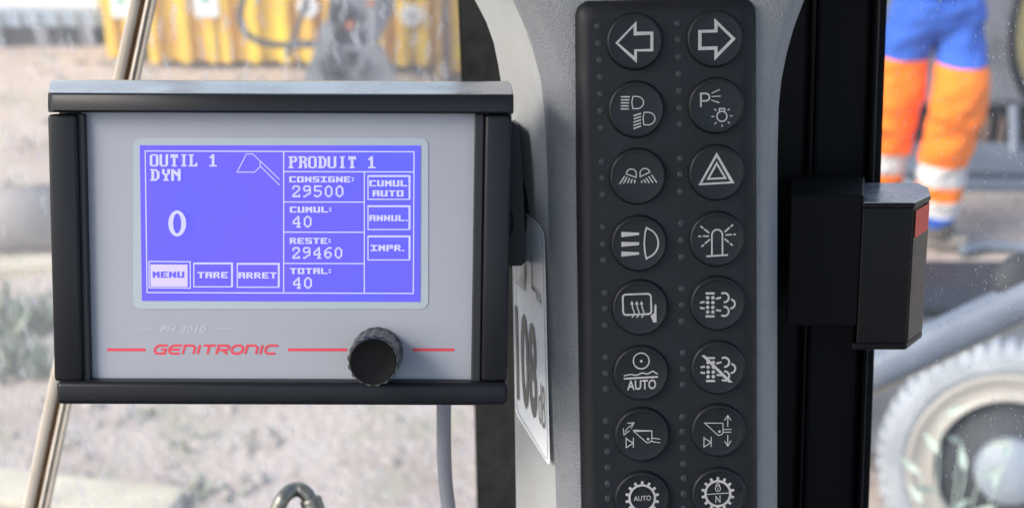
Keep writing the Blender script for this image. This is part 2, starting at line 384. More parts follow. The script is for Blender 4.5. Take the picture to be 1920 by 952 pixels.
# ================================================================ THE GROUND AND FAR THINGS
def ground_h(x, y):
    return .05 * noise.noise(Vector((x * .9, y * .9, 0))) + .02 * noise.noise(Vector((x * 3.1, y * 3.1, 4)))
def build_ground():
    # one sheet: fine in front of the machine, coarse to the horizon
    xs = sorted(set([-220, -120, -60, -30, -16, -10] + [-7 + .14 * i for i in range(0, 101)] + [10, 16, 30, 60, 120, 220]))
    ys = sorted(set([-220, -80, -30, -12, -4, 0] + [1.5 + .14 * i for i in range(0, 68)] + [14, 20, 35, 70, 140, 260]))
    vs = [(x, y, ground_h(x, y) if (-7 < x < 7 and 1.5 < y < 11) else 0) for y in ys for x in xs]
    w = len(xs); fs = [(j * w + i, j * w + i + 1, (j + 1) * w + i + 1, (j + 1) * w + i) for j in range(len(ys) - 1) for i in range(w - 1)]
    m = mat('dry_dirt', (.42, .375, .345), .9, bump=(34, .6, .03)); n = m.node_tree.nodes; l = m.node_tree.links
    tc = n.new('ShaderNodeTexCoord'); col = None
    for scale, lo, hi, c in ((2.0, .46, .62, (.27, .205, .165)), (3.6, .52, .64, (.29, .275, .19)), (8., .54, .70, (.50, .455, .43)), (15., .55, .70, (.21, .155, .125))):
        nz = n.new('ShaderNodeTexNoise'); nz.inputs['Scale'].default_value = scale; nz.inputs['Detail'].default_value = 7; nz.inputs['Roughness'].default_value = .68
        l.new(tc.outputs['Object'], nz.inputs['Vector'])
        mr = n.new('ShaderNodeMapRange'); mr.inputs['From Min'].default_value = lo; mr.inputs['From Max'].default_value = hi; l.new(nz.outputs['Fac'], mr.inputs['Value'])
        ml = n.new('ShaderNodeMath'); ml.operation = 'MULTIPLY'; ml.inputs[1].default_value = .75; l.new(mr.outputs[0], ml.inputs[0])
        mx = n.new('ShaderNodeMix'); mx.data_type = 'RGBA'; l.new(ml.outputs[0], mx.inputs[0])
        if col is None: mx.inputs[6].default_value = (.43, .355, .305, 1)
        else: l.new(col, mx.inputs[6])
        mx.inputs[7].default_value = (*c, 1); col = mx.outputs[2]
    l.new(col, n['Principled BSDF'].inputs['Base Color'])
    o = mesh('ground', vs, fs, m, smooth=True); tag(o, kind='structure')
    # loose stones
    vs, fs = [], []
    for k in range(1500):
        x, y = random.uniform(-2.6, 3.2), random.uniform(2.6, 8.0); r = random.uniform(.008, .03) * (1.6 if random.random() < .08 else 1)
        b = len(vs); z = ground_h(x, y) + r * .2
        for dx, dy, dz in ((1, 0, 0), (.3, .9, .1), (-.8, .5, 0), (-.7, -.6, .1), (.4, -.9, 0), (.1, .1, .8), (0, 0, -.6)):
            vs.append((x + dx * r * random.uniform(.7, 1.2), y + dy * r * random.uniform(.7, 1.2), z + dz * r))
        for a in range(5): fs += [(b + a, b + (a + 1) % 5, b + 5), (b + (a + 1) % 5, b + a, b + 6)]
    tag(mesh('loose_stones', vs, fs, M['stone']), 'loose pale stones scattered over the dry dirt', 'gravel', kind='stuff')
    # thin weeds
    vs, fs = [], []
    spots = [(G(random.uniform(-40, 110), random.uniform(560, 720)), 1.0) for _ in range(46)]
    spots += [(G(random.uniform(120, 420), random.uniform(770, 960)), .6) for _ in range(5)]
    spots += [(G(random.uniform(250, 900), random.uniform(640, 980)), .4) for _ in range(5)]
    for p, s in spots:
        for q in range(random.randint(7, 14)):
            a = random.uniform(0, 6.28); l_ = random.uniform(.05, .17) * s; lean = random.uniform(.2, 1.0)
            b0 = Vector((p.x + random.uniform(-.05, .05), p.y + random.uniform(-.05, .05), ground_h(p.x, p.y) - .01))
            d = Vector((math.cos(a) * lean, math.sin(a) * lean, 1)).normalized(); s_ = Vector((-math.sin(a), math.cos(a), 0)) * random.uniform(.004, .011)
            b = len(vs); vs += [b0 - s_ * .6, b0 + s_ * .6, b0 + d * l_ * .55 + s_, b0 + d * l_ * .55 - s_, b0 + d * l_ + Vector((0, 0, -.2 * l_))]
            fs += [(b, b + 1, b + 2, b + 3), (b + 3, b + 2, b + 4)]
    tag(mesh('sparse_weeds', vs, fs, M['weed']), 'sparse low weeds growing out of the dry dirt', 'weeds', kind='stuff')
build_ground()

def skip(px0, px1, py_base, height, depth, label, ribs, marks, name='skip_container'):
    b0, b1 = G(px0, py_base), G(px1, py_base); Y = (b0.y + b1.y) / 2; x0, x1 = b0.x, b1.x
    t = thing(name, Vector(((x0 + x1) / 2, Y + depth / 2, 0)), label, 'skip', 'yellow skips on the far side of the yard')
    body = join(wbox(x0, x1, Y, Y + depth, .045, height, .015), wbox(x0 - .03, x1 + .03, Y - .05, Y + depth + .03, height - .003, height + .1, .02))
    mesh('body', *body, M['yellow'], t)
    for yy in (.08, depth - .2): mesh('base_skid', *wbox(x0 + .05, x1 - .05, Y + yy, Y + yy + .12, -.03, .048), M['dark'], t)
    for i in range(ribs):
        x = x0 + .04 + (x1 - x0 - .08) * i / (ribs - 1) + (random.uniform(-.04, .04) if 0 < i < ribs - 1 else 0)
        mesh('rib', *wbox(x - .03, x + .03, Y - .055, Y + .004, .05, height - .002, .012), M['yellow'], t)
    for kind, px, py, s in marks:
        c = V(px, py, Y - .06)
        if kind == 'sq':
            pn = mesh('notice_plate', *wbox(c.x - s, c.x + s, Y - .064, Y - .052, c.z - s * 1.1, c.z + s * 1.1), M['white'], t)
            mesh('green_mark', *wbox(c.x - s * .35, c.x + s * .25, Y - .068, Y - .0635, c.z + s * .2, c.z + s * .75), M['green'], pn)
        else:
            pn = mesh('round_plate', *lathe(Vector((c.x, Y - .052, c.z)), Vector((0, -1, 0)), [(s, 0), (s, .01), (s * .96, .013)], 24), M['white'], t)
            mesh('grey_mark', *wbox(c.x - s * .18, c.x + s * .2, Y - .069, Y - .0645, c.z - s * .35, c.z + s * .35), M['cabin_blue'], pn)
    return t
skip(206, 268, 122, 1.5, 1.2, 'narrow yellow skip with a white plate beside the pale site cabin', 2, [('sq', 228, 12, .055)])
skip(284, 640, 132, 1.4, 1.3, 'long ribbed yellow skip behind the hanging black hose', 8, [('sq', 386, 8, .062), ('rd', 577, 14, .055)])
skip(702, 812, 138, 1.35, 1.2, 'ribbed yellow skip with a round white plate beside the orange post', 3, [('rd', 771, 30, .058)])
skip(846, 960, 150, 1.35, 1.2, 'yellow skip half hidden behind the windscreen edge', 3, [])

def post(px0, px1, pyb, h, m, label, cat, name):
    a, b = G(px0, pyb), G(px1, pyb); w = (b.x - a.x)
    t = thing(name, Vector(((a.x + b.x) / 2, a.y, 0)), label, cat)
    mesh('shaft', *wbox(a.x, b.x, a.y - w / 2, a.y + w / 2, -.03, h, .006), m, t)
    mesh('foot_plate', *wbox(a.x - w * .6, b.x + w * .6, a.y - w, a.y + w, -.03, .03, .004), M['dark'], t)
post(818, 830, 168, 1.5, M['orange'], 'slim orange post standing in front of the yellow skips', 'post', 'marker_post')
post(834, 848, 160, 1.5, M['rusty'], 'rusty brown steel post beside the slim orange post', 'post', 'steel_post')

def site_cabin():
    a, b = G(-120, 88), G(200, 88); Y = a.y
    z = lambda py: V(100, py, Y).z
    t = thing('site_cabin', Vector(((a.x + b.x) / 2, Y + 1, 0)), 'low site cabin with white wall over a grey blue band on dark base', 'cabin')
    mesh('base', *wbox(a.x + .05, b.x - .05, Y + .01, Y + 2, -.03, z(51) + .002), M['dark'], t)
    mesh('band', *wbox(a.x, b.x, Y, Y + 2.05, z(51), z(20), .01), M['cabin_blue'], t)
    mesh('wall', *wbox(a.x + .01, b.x - .01, Y + .01, Y + 2.04, z(20) - .002, 2.4, .02), M['cabin_white'], t)
    n = 9
    for i in range(n):
        x = a.x + (b.x - a.x) * (i + .5) / n
        mesh('batten', *wbox(x - .015, x + .015, Y - .015, Y + .012, z(50), z(21)), M['cabin_blue'], t)
    for i in range(4):
        x = a.x + .1 + (b.x - a.x - .2) * i / 3
        mesh('support_leg', *wbox(x - .035, x + .035, Y - .01, Y + .052, -.03, z(51) + .004), M['greymetal'], t)
site_cabin()

def grapple():
    """a dusty grey hydraulic attachment parked on the ground in front of the skips"""
    Y = G(680, 196).y
    q = lambda px, py, dy=0.: V(px, py, Y + dy)
    t = thing('hydraulic_attachment', Vector((q(680, 190).x, Y, 0)), 'dusty grey hydraulic grab parked upright before the yellow skips', 'grab')
    def slab(name, pts, d0, d1, m):
        n = len(pts); vs = [q(x, y, d0) for x, y in pts] + [q(x, y, d1) + Vector((0, 0, 0)) for x, y in pts]
        fs = [tuple(range(n))[::-1], tuple(range(n, 2 * n))] + [(i, (i + 1) % n, n + (i + 1) % n, n + i) for i in range(n)]
        return fixn(mesh(name, vs, fs, m, t))
    slab('arm_body', [(640, -140), (742, -140), (738, 20), (716, 66), (704, 100), (620, 100), (612, 30)], .02, .22, M['greymetal'])
    slab('jaw', [(632, 84), (716, 84), (744, 150), (752, 200), (604, 200), (598, 150)], -.06, .20, M['greymetal'])
    slab('jaw', [(604, 40), (628, 46), (618, 110), (590, 172), (566, 196), (556, 176), (588, 100)], -.10, .06, M['greymetal'])
    slab('cavity_shade', [(616, 4), (656, 10), (652, 58), (634, 78), (614, 44)], -.05, .03, M['dark'])  # dark slab painting the shade of an open cavity in the arm
    slab('side_plate', [(598, 118), (622, 96), (632, 110), (606, 152)], -.125, -.09, M['dark'])
    for px, py, s in ((664, 92, .02), (684, 102, .018), (640, 128, .022), (676, 118, .016)):
        mesh('pin', *lathe(q(px, py, .06), Vector((0, -1, 0)), [(s * 1.5, 0), (s * 1.5, .13), (s, .16), (s, .19)], 14), M['greymetal' if s < .02 else 'dark'], t)
    mesh('ram', *tube([q(700, -60, -.03), q(702, 40, -.05), q(698, 92, -.06)], [.028, .028, .02], 12, 3), M['greymetal'], t)
    for px, py in ((696, 4), (656, 48)):
        c = q(px, py, -.06); mesh('orange_fitting', *box_from(c, Vector((1, 0, 0)), Vector((0, 1, 0)), Vector((0, 0, 1)), (-.016, -.02, -.016), (.016, .1, .016), .004), M['accent'], t)
    h = thing('hydraulic_hose', q(520, 85, -.14), 'black hydraulic hose looping before the long yellow skip', 'hose')
    mesh('hose_loop', *tube([q(466, -60, -.14), q(456, 0, -.14), q(450, 32, -.14), (q(462, 62, -.14)), q(492, 80, -.14), q(540, 85, -.12), q(584, 82, -.08), q(606, 90, -.02)], .017, 10, 8), M['hose'], h)
    mesh('hose_branch', *tube([q(580, -50, -.1), q(572, 10, -.1), q(556, 56, -.12), q(546, 88, -.13), q(538, 104, -.12)], .014, 10, 6), M['hose'], h)
    mesh('coupling', *tube([q(548, 84, -.13), q(590, 83, -.07)], .019, 12, 3), M['greymetal'], h)
grapple()

def left_ground_things():
    a, b = G(-160, 470), G(140, 455); r = .13
    t = thing('concrete_pipe', Vector(((a.x + b.x) / 2, a.y, 0)), 'thick beige concrete pipe lying on the dirt beyond the windscreen', 'pipe')
    ax = (Vector((b.x, b.y, 0)) - Vector((a.x, a.y, 0)))
    mesh('barrel', *lathe(Vector((a.x, a.y, r - .02)), ax, [(r * .8, 0), (r, 0), (r, ax.length), (r * .8, ax.length)], 28), M['pipe'], t, True)
    for (x0, y0, x1, y1, w, lab) in ((-140, 515, 190, 498, .05, 'weathered yellowish plank lying behind the weeds'), (-160, 905, 330, 962, .075, 'weathered cream plank lying on bare dirt below the slanting rail')):
        a, b = G(x0, y0), G(x1, y1); d = (b - a); d.z = 0; ln = d.length; d.normalize(); s = Vector((-d.y, d.x, 0))
        tag(mesh('plank', *box_from(Vector((a.x, a.y, 0)), d, s, Vector((0, 0, 1)), (0, -w, -.02), (ln, w, .035), .006), M['wood'], base=(a.x, a.y, 0)), lab, 'plank', 'planks on the dirt')
left_ground_things()

# ---------------------------------------------------------------- beyond the side window
def trouser_mat(z):
    m = mat('work_trousers', (.5, .5, .5), .85, bump=(16, .5, .04)); n = m.node_tree.nodes; l = m.node_tree.links
    tc = n.new('ShaderNodeTexCoord'); sep = n.new('ShaderNodeSeparateXYZ'); l.new(tc.outputs['Object'], sep.inputs[0])
    mr = n.new('ShaderNodeMapRange'); mr.inputs['From Max'].default_value = 2.0; l.new(sep.outputs['Z'], mr.inputs['Value'])
    rp = n.new('ShaderNodeValToRGB'); rp.color_ramp.interpolation = 'CONSTANT'
    blue, org, sil = (.03, .11, .50), (.97, .21, .006), (.60, .59, .59)
    st = [(0, blue), (z[0], sil), (z[1], org), (z[2], sil), (z[3], org), (z[4], blue)]
    e = rp.color_ramp.elements
    e[0].position = 0; e[0].color = (*blue, 1); e[1].position = st[1][0] / 2; e[1].color = (*st[1][1], 1)
    for zz, c in st[2:]:
        k = e.new(zz / 2); k.color = (*c, 1)
    l.new(mr.outputs[0], rp.inputs['Fac']); l.new(rp.outputs['Color'], n['Principled BSDF'].inputs['Base Color'])
    return m

def skin_mesh(name, nodes, edges, root, sub=2):
    me = bpy.data.meshes.new(name); me.from_pydata([tuple(p) for p, r in nodes], edges, []); ob = bpy.data.objects.new(name, me); COL.objects.link(ob)
    sk = ob.modifiers.new('Skin', 'SKIN'); sk.use_smooth_shade = True
    for i, (p, r) in enumerate(nodes):
        rr = r if isinstance(r, tuple) else (r, r); me.skin_vertices[0].data[i].radius = rr; me.skin_vertices[0].data[i].use_root = (i == root)
    s = ob.modifiers.new('Subdivision', 'SUBSURF'); s.levels = sub; s.render_levels = sub
    bpy.context.view_layer.update()
    out = bpy.data.meshes.new_from_object(ob.evaluated_get(bpy.context.evaluated_depsgraph_get()))
    bpy.data.objects.remove(ob); bpy.data.meshes.remove(me)
    return out

def person():
    foot = G(1772, 458); Y = foot.y
    base = Vector((foot.x, Y, 0)); q = lambda px, py, dy=0.: V(px, py, Y + dy) - base
    z = lambda py: V(1760, py, Y).z
    t = thing('person', base, 'person in blue and orange high visibility work clothes walking outside the side window', 'person')
    legs = [(q(1752, -40), (.17, .14)), (q(1753, 8), (.165, .135)),
            (q(1708, 44), .104), (q(1697, 110, .02), .103), (q(1682, 190, .02), .098), (q(1664, 290, .10), .088), (q(1650, 400, .16), .072),
            (q(1796, 44), .106), (q(1800, 110, -.05), .105), (q(1803, 168, -.12), .112), (q(1789, 232, -.08), .107), (q(1769, 300, -.03), .098), (q(1762, 370, 0), .088), (q(1758, 432, 0), .078)]
    me = skin_mesh('trousers', legs, [(0, 1), (1, 2), (2, 3), (3, 4), (4, 5), (5, 6), (1, 7), (7, 8), (8, 9), (9, 10), (10, 11), (11, 12), (12, 13)], 1, 4)
    for v in me.vertices:      # cloth creases
        k = noise.noise(Vector((v.co.x * 6, v.co.y * 6, v.co.z * 9))) + .8 * noise.noise(Vector((v.co.x * 9 + v.co.z * 8, v.co.y * 9, v.co.z * 20 - v.co.x * 9))); v.co += v.normal * (.017 * k)
    body_n = [(q(1752, -20), .12), (q(1750, -110), (.17, .12)), (q(1748, -220), (.19, .13)), (q(1747, -300), .07), (q(1746, -335), .055), (q(1746, -385, -.01), (.085, .10)), (q(1746, -425, -.01), (.075, .09)),
              (q(1676, -280), .075), (q(1646, -190, -.05), .06), (q(1640, -100, -.12), .045), (q(1642, -76, -.14), (.045, .025)), (q(1642, -52, -.15), (.04, .018)),
              (q(1818, -280), .075), (q(1850, -190, .02), .06), (q(1868, -105, -.02), .045), (q(1870, -80, -.03), (.045, .025)), (q(1871, -56, -.04), (.04, .018)),
              (q(1746, -390, -.10), .016)]
    bme = skin_mesh('body', body_n, [(0, 1), (1, 2), (2, 3), (3, 4), (4, 5), (5, 6), (2, 7), (7, 8), (8, 9), (9, 10), (10, 11), (2, 12), (12, 13), (13, 14), (14, 15), (15, 16), (5, 17)], 1)
    bme.materials.clear(); bme.materials.append(M['jacket']); bme.materials.append(M['skin'])
    zn, zh = z(-318), z(-92)
    for p in bme.polygons:
        c = p.center; p.material_index = 1 if c.z > zn or (c.z < zh and abs(c.x - q(1752, 0).x) > .2) else 0
    b = link('body', bme, None, t, True)
    zs = [z(398), z(364), z(338), z(298), z(106)]
    link('trousers', me, trouser_mat(zs), t, True)
    hp = q(1746, -412, -.01)
    mesh('helmet', *lathe(base + hp, Vector((0, 0, 1)), [(.155, 0), (.13, .01), (.125, .05), (.10, .10), (.05, .13), (.005, .137)], 20), M['helmet'], t, True)
    for px, py, dy in ((1660, 424, .16), (1764, 452, 0)):
        f = V(px, py, Y + dy); f.z = 0
        mesh('boot', *join(box_from(f, Vector((.94, -.34, 0)), Vector((.34, .94, 0)), Vector((0, 0, 1)), (-.07, -.04, -.01), (.11, .04, .06), .025, 3),
                           lathe(f + Vector((-.02, 0, .05)), Vector((0, 0, 1)), [(.062, 0), (.06, .08), (.062, .14)], 14)), M['boot'], t, True)
person()

def parked_machine():
    Y = G(1880, 402).y + .25
    q = lambda px, py, dy=0.: V(px, py, Y + dy)
    t = thing('parked_machine', Vector((q(1900, 300).x, Y, 0)), 'dark grey parked machine standing behind the person in orange trousers', 'machine')
    def bx(name, x0, y0, x1, y1, d0, d1, m, bev=.01):
        a, b = q(x0, y1, d0), q(x1, y0, d0); return mesh(name, *wbox(a.x, b.x, Y + d0, Y + d1, a.z, b.z, bev), m, t)
    bx('cabin_panel', 1560, -160, 2300, 205, .30, .9, M['greymetal'], .05)
    bx('undercarriage', 1600, 200, 2280, 330, .45, .9, M['dark'])
    bx('step_beam', 1690, 312, 2300, 332, 0, .3, M['blueprint'], .015)
    bx('bumper', 1690, 338, 2300, 398, -.02, .3, M['blueprint'], .03)
    mesh('strut', *tube([q(1900, 200, .28), q(1902, 318, .14)], .022, 12, 2), M['tube'], t)
    for x in (1840, 1868, 1935): bx('bracket', x, 222, x + 14, 316, .36, .46, M['rusty'])
    # round mirror hung off the cabin
    m = thing('round_mirror', q(1980, 60, -.1), 'oval black rimmed mirror with yellow face beside the parked machine', 'mirror')
    c = q(1980, 52, -.25); ax = Vector((-.1, -1, .3)).normalized()
    prof = [(.10, .05), (.165, .03), (.178, 0), (.172, -.02), (.155, -.024), (.150, -.012)]
    vs, fs = lathe(c, -ax, prof, 40)
    vs = [Vector((v.x, v.y, c.z + (v.z - c.z) * 1.9)) for v in vs]; mesh('rim', vs, fs, M['case_dark'], m, True)
    vs, fs = lathe(c, -ax, [(.151, -.016), (.150, -.020)], 40)
    vs = [Vector((v.x, v.y, c.z + (v.z - c.z) * 1.9)) for v in vs]; mesh('face', vs, fs, M['mirrorface'], m)
    vs, fs = lathe(c + Vector((-.02, 0, .16)), -ax, [(.10, -.021), (.10, -.024)], 30)
    vs = [Vector((v.x, v.y - .004, v.z)) for v in vs]; mesh('red_patch', vs, fs, M['mirrorred'], m)
    mesh('stem', *tube([c + Vector((0, .03, 0)), q(1960, 90, .05), q(1940, 190, .32)], .016, 10, 5), M['case_dark'], m)
parked_machine()

def trailer():
    c = G(1893, 1000); cw = None
    # wheel centre on its own upright plane: find Y so that the tyre stands on the ground
    r = .315
    k = ray(1893, 886); s = (r - CAM_H) / k.z; cw = C0 + k * s
    Y = cw.y
    t = thing('parked_trailer', Vector((cw.x, Y, 0)), 'low trailer with pale dusty wheel and dark grey side panel', 'trailer')
    ax = (C0 - cw); ax = Vector((ax.x * .9, ax.y, ax.z * .45)).normalized()
    R0 = r * 1.02
    lug = [random.uniform(.7, 1.25) for _ in range(52)]
    def wave(a, k):
        q_ = a / (2 * math.pi) * 52; return 1 + ((.020 if k in (2, 3, 4) else 0) * lug[int(q_) % 52] * (1 if (q_ % 1) < .62 else -1.1))
    w = .20
    ty = mesh('wheel', *lathe(cw, ax, [(R0 * .55, -w), (R0 * .80, -w), (R0 * .96, -w * .8), (R0, -w * .35), (R0 * .985, -.012), (R0 * .90, .008), (R0 * .82, .012), (R0 * .77, .004)], 416, wave, cap=False), M['tyre'], t, False)
    mesh('rim', *lathe(cw, ax, [(R0 * .785, -.02), (R0 * .775, .012), (R0 * .755, .016), (R0 * .72, .008), (R0 * .60, -.012), (R0 * .585, .002), (R0 * .565, .002), (R0 * .55, -.03)], 72, cap=False), M['rim'], ty, True)
    mesh('disc', *lathe(cw, ax, [(R0 * .56, -.025), (R0 * .5, -.045), (R0 * .25, -.05)], 60), M['rimdark'], ty, True)
    mesh('hub_cap', *lathe(cw, ax, [(R0 * .27, -.05), (R0 * .265, -.005), (R0 * .24, .008), (R0 * .03, .014)], 48), M['hub'], ty, True)
    for i in range(6):
        a = i * math.pi / 3; s_ = ax.orthogonal().normalized(); u = ax.cross(s_)
        mesh('wheel_nut', *lathe(cw + (s_ * math.cos(a) + u * math.sin(a)) * R0 * .40 - ax * .05, ax, [(.011, 0), (.011, .018), (.007, .022)], 6), M['rimdark'], ty)
    q = lambda px, py, dy=0.: V(px, py, Y + dy)
    a, b = q(1560, 690, .42), q(2150, 592, .42)
    mesh('side_panel', *wbox(a.x, b.x, Y + .42, Y + .50, .10, b.z, .01), M['greymetal'], t)
    mesh('top_edge', *wbox(a.x - .01, b.x + .01, Y + .41, Y + .51, b.z - .002, b.z + .03, .006), M['dark'], t)
    mesh('axle', *tube([cw - ax * .05, cw - ax * .5], .035, 12, 2), M['dark'], t)
    mesh('frame_beam', *wbox(a.x + .05, b.x - .05, Y + .505, Y + 1.2, .25, .33), M['dark'], t)
    # a small weed in front of the wheel
    g = Vector((V(1790, 950, 2.5).x, 2.5, 0)); wp = thing('pale_weed', g, 'pale green weed with narrow leaves in front of the trailer wheel', 'weed')
    vs, fs, stems = [], [], []
    for i in range(6):
        a = random.uniform(0, 6.28); top = V(1735 + i * 28 + random.uniform(-12, 12), random.uniform(730, 900), g.y + random.uniform(-.05, .08))
        st = tube([g + Vector((math.cos(a) * .02, math.sin(a) * .02, -.02)), (g + top) / 2 + Vector((0, 0, .02)), top], [.0022, .0018, .0012], 6, 4); stems.append(st)
        for j in range(6):
            f = .35 + .65 * j / 5; p = g.lerp(top, f) + Vector((0, 0, .02 * math.sin(f * 3.1))); b = random.uniform(0, 6.28)
            d = Vector((math.cos(b), math.sin(b) * .6, .5)).normalized(); L = random.uniform(.045, .075); s_ = d.cross(Vector((0, -1, .3))).normalized() * .008
            k = len(vs); nrm = d.cross(s_).normalized() * .002
            vs += [p, p + d * L * .4 + s_, p + d * L, p + d * L * .4 - s_, p + d * L * .5 + nrm]; fs += [(k, k + 1, k + 4), (k + 1, k + 2, k + 4), (k + 2, k + 3, k + 4), (k + 3, k, k + 4)]
    mesh('stem', *join(*stems), M['weed_pale'], wp, True)
    mesh('foliage', vs, fs, M['weed_pale'], wp)
trailer()

def handrail():
    Y = 1.9
    a, b = V(1610, 706, Y), V(2010, 520, Y)
    t = thing('step_handrail', a, 'grey blue tubular handrail slanting past the side window', 'handrail')
    mesh('tube', *tube([a, a.lerp(b, .5), b], .0305, 24, 3), M['tube'], t, True)
    d = (b - a).normalized(); dn = Vector((0, -.55, -.83)); dn = (dn - d * dn.dot(d)).normalized()
    mesh('weld_seam', *tube([a + dn * .0300, b + dn * .0300], .0032, 8, 2), M['tubeedge'], t, True)
    e = V(1900, 545, Y)
    mesh('mounting_disc', *lathe(V(1925, 545, Y) + Vector((0, .03, .0)), Vector((-.2, -1, .4)), [(.040, 0), (.043, .01), (.043, .03), (.036, .038)], 28), M['dark'], t, True)
    mesh('mounting_post', *box_from(V(1922, 560, Y), Vector((1, 0, 0)), Vector((0, 1, 0)), Vector((0, 0, 1)), (-.002, -.02, -.03), (.05, .05, .05), .006), M['dark'], t)
handrail()
def hoses_on_ground():
    for pts, r, m, lab, g in (
        ([(1800, 478), (1850, 470), (1900, 472), (1960, 478)], .022, 'blueprint', 'straight bluish pipe lying on pale ground near the dark bumper', 'pipe'),
        ([(1742, 556), (1768, 534), (1798, 517), (1822, 510), (1842, 520), (1850, 534)], .014, 'cable', 'grey hose arching over pale ground beyond the handrail', 'hose'),
        ([(1876, 512), (1898, 500), (1925, 492), (1960, 488)], .014, 'cable', 'short grey hose end beside the round handrail mount', 'hose')):
        w = [G(x, y) + Vector((0, 0, .02)) for x, y in pts]
        tag(mesh('ground_' + g, *tube(w, r, 10, 6), M[m], base=tuple(w[0]), smooth=True), lab, g)
hoses_on_ground()

# ================================================================ THE CAB
cab = thing('cab_shell', Vector((-.3, -.1, 1.0)), 'grey lined operator cab around the monitor and keypad', 'cab')
mesh('roof', *wbox(-.75, .62, -.40, .90, CAM_H + .50, CAM_H + .60, .02), M['headliner'], cab)
mesh('floor', *wbox(-.75, .62, -1.0, .95, .98, 1.05, .01), M['cabwall'], cab)
mesh('rear_wall', *wbox(-.75, .62, -1.05, -1.0, 1.0, CAM_H - .25, .01), M['cabwall'], cab)
mesh('front_wall', *wbox(-.75, .05, .93, .98, 1.0, 1.45, .01), M['cabwall'], cab)
mesh('side_wall', *wbox(-.80, -.75, -1.0, .95, 1.0, CAM_H - .55, .01), M['cabwall'], cab)
for x, y in ((-.78, -1.02), (.62, -1.02), (-.78, .92)):
    mesh('corner_post', *wbox(x - .04, x + .04, y - .04, y + .04, 1.0, CAM_H + .59, .01), M['frame'], cab)

# windscreen
WS = Plane(430, 476, 1.0, 25)
ws = thing('windscreen', WS.matrix(WS.at(430, 1500)), 'dusty windscreen with dried rain drops behind the monitor', 'windscreen')
def slab_px(pl, pts, front, back, name, m, parent, smooth=False):
    n = len(pts); vs = [pl.at(x, y, front) for x, y in pts]; vs += [v - pl.n * (front - back) for v in vs]
    fs = [tuple(range(n)), tuple(range(n, 2 * n))[::-1]] + [((i + 1) % n, i, n + i, n + (i + 1) % n) for i in range(n)]
    return fixn(mesh(name, vs, fs, m, parent, smooth))
slab_px(WS, [(-700, -420), (905 - 62, -420), (862, 0), (893, 765), (905, 1300), (-700, 1300)], 0, -.005, 'pane', M['windshield'], ws)
slab_px(WS, [(854, -420), (862.5, 0), (893.5, 765), (906, 1300), (1130, 1300), (1130, -420)], .006, -.010, 'rubber_seal', M['seal'], ws)
slab_px(WS, [(849.5, -420), (858.5, 0), (889.5, 765), (902, 1300), (906, 1300), (893.5, 765), (862.5, 0), (853.5, -420)], .004, -.007, 'pane_edge', M['case_lip'], ws)

# side window: from the door frame back past the camera
def side_window():
    a0, a1 = P(1640, -300, .765), P(1640, 1250, .765); d = (P(1930, 476, .62) - P(1645, 476, .765)); d.z = 0; d.normalize()
    zt, zb = CAM_H + .42, 1.35
    o = P(1640, 476, .765); nrm = Vector((0, 0, 1)).cross(d).normalized()
    m = Matrix((d, nrm, Vector((0, 0, 1)))).transposed().to_4x4(); m.translation = Vector((o.x, o.y, zb))
    t = thing('side_window', m, 'dust specked side window right of the black door frame', 'window')
    mesh('pane', *box_from(Vector((o.x, o.y, 0)), d, nrm, Vector((0, 0, 1)), (-.06, -.004, zb), (1.55, 0, zt)), M['sideglass'], t)
    mesh('lower_rail', *box_from(Vector((o.x, o.y, 0)), d, nrm, Vector((0, 0, 1)), (-.06, -.03, 1.0), (1.55, .02, zb + .02), .006), M['frame'], t)
side_window()

# black door frame
DF = Plane(1560, 476, .70, 8.0)
df = thing('door_frame', DF.matrix(DF.at(1540, 1250)), 'black upright door frame between grey pillar cover and side window', 'door frame')
mesh('post', *box_px(DF, 1400, -200, 1512, 1200, -.004, -.07, .004), M['frame'], df)
mesh('channel', *box_px(DF, 1516, -200, 1622, 1200, -.016, -.06, .003), M['frame'], df)
mesh('channel_lip', *box_px(DF, 1512, -200, 1517, 1200, .0, -.03, .0012), M['frame'], df)
mesh('window_seal', *box_px(DF, 1626, -200, 1634, 1200, -.010, -.05, .0022), M['frame'], df)
mesh('window_seal', *box_px(DF, 1634, -200, 1645.5, 1200, -.015, -.075, .003), M['frame'], df)
mesh('seal_line', *box_px(DF, 1630.5, -200, 1633.5, 1200, -.0085, -.03, .0006), M['case_lip'], df)

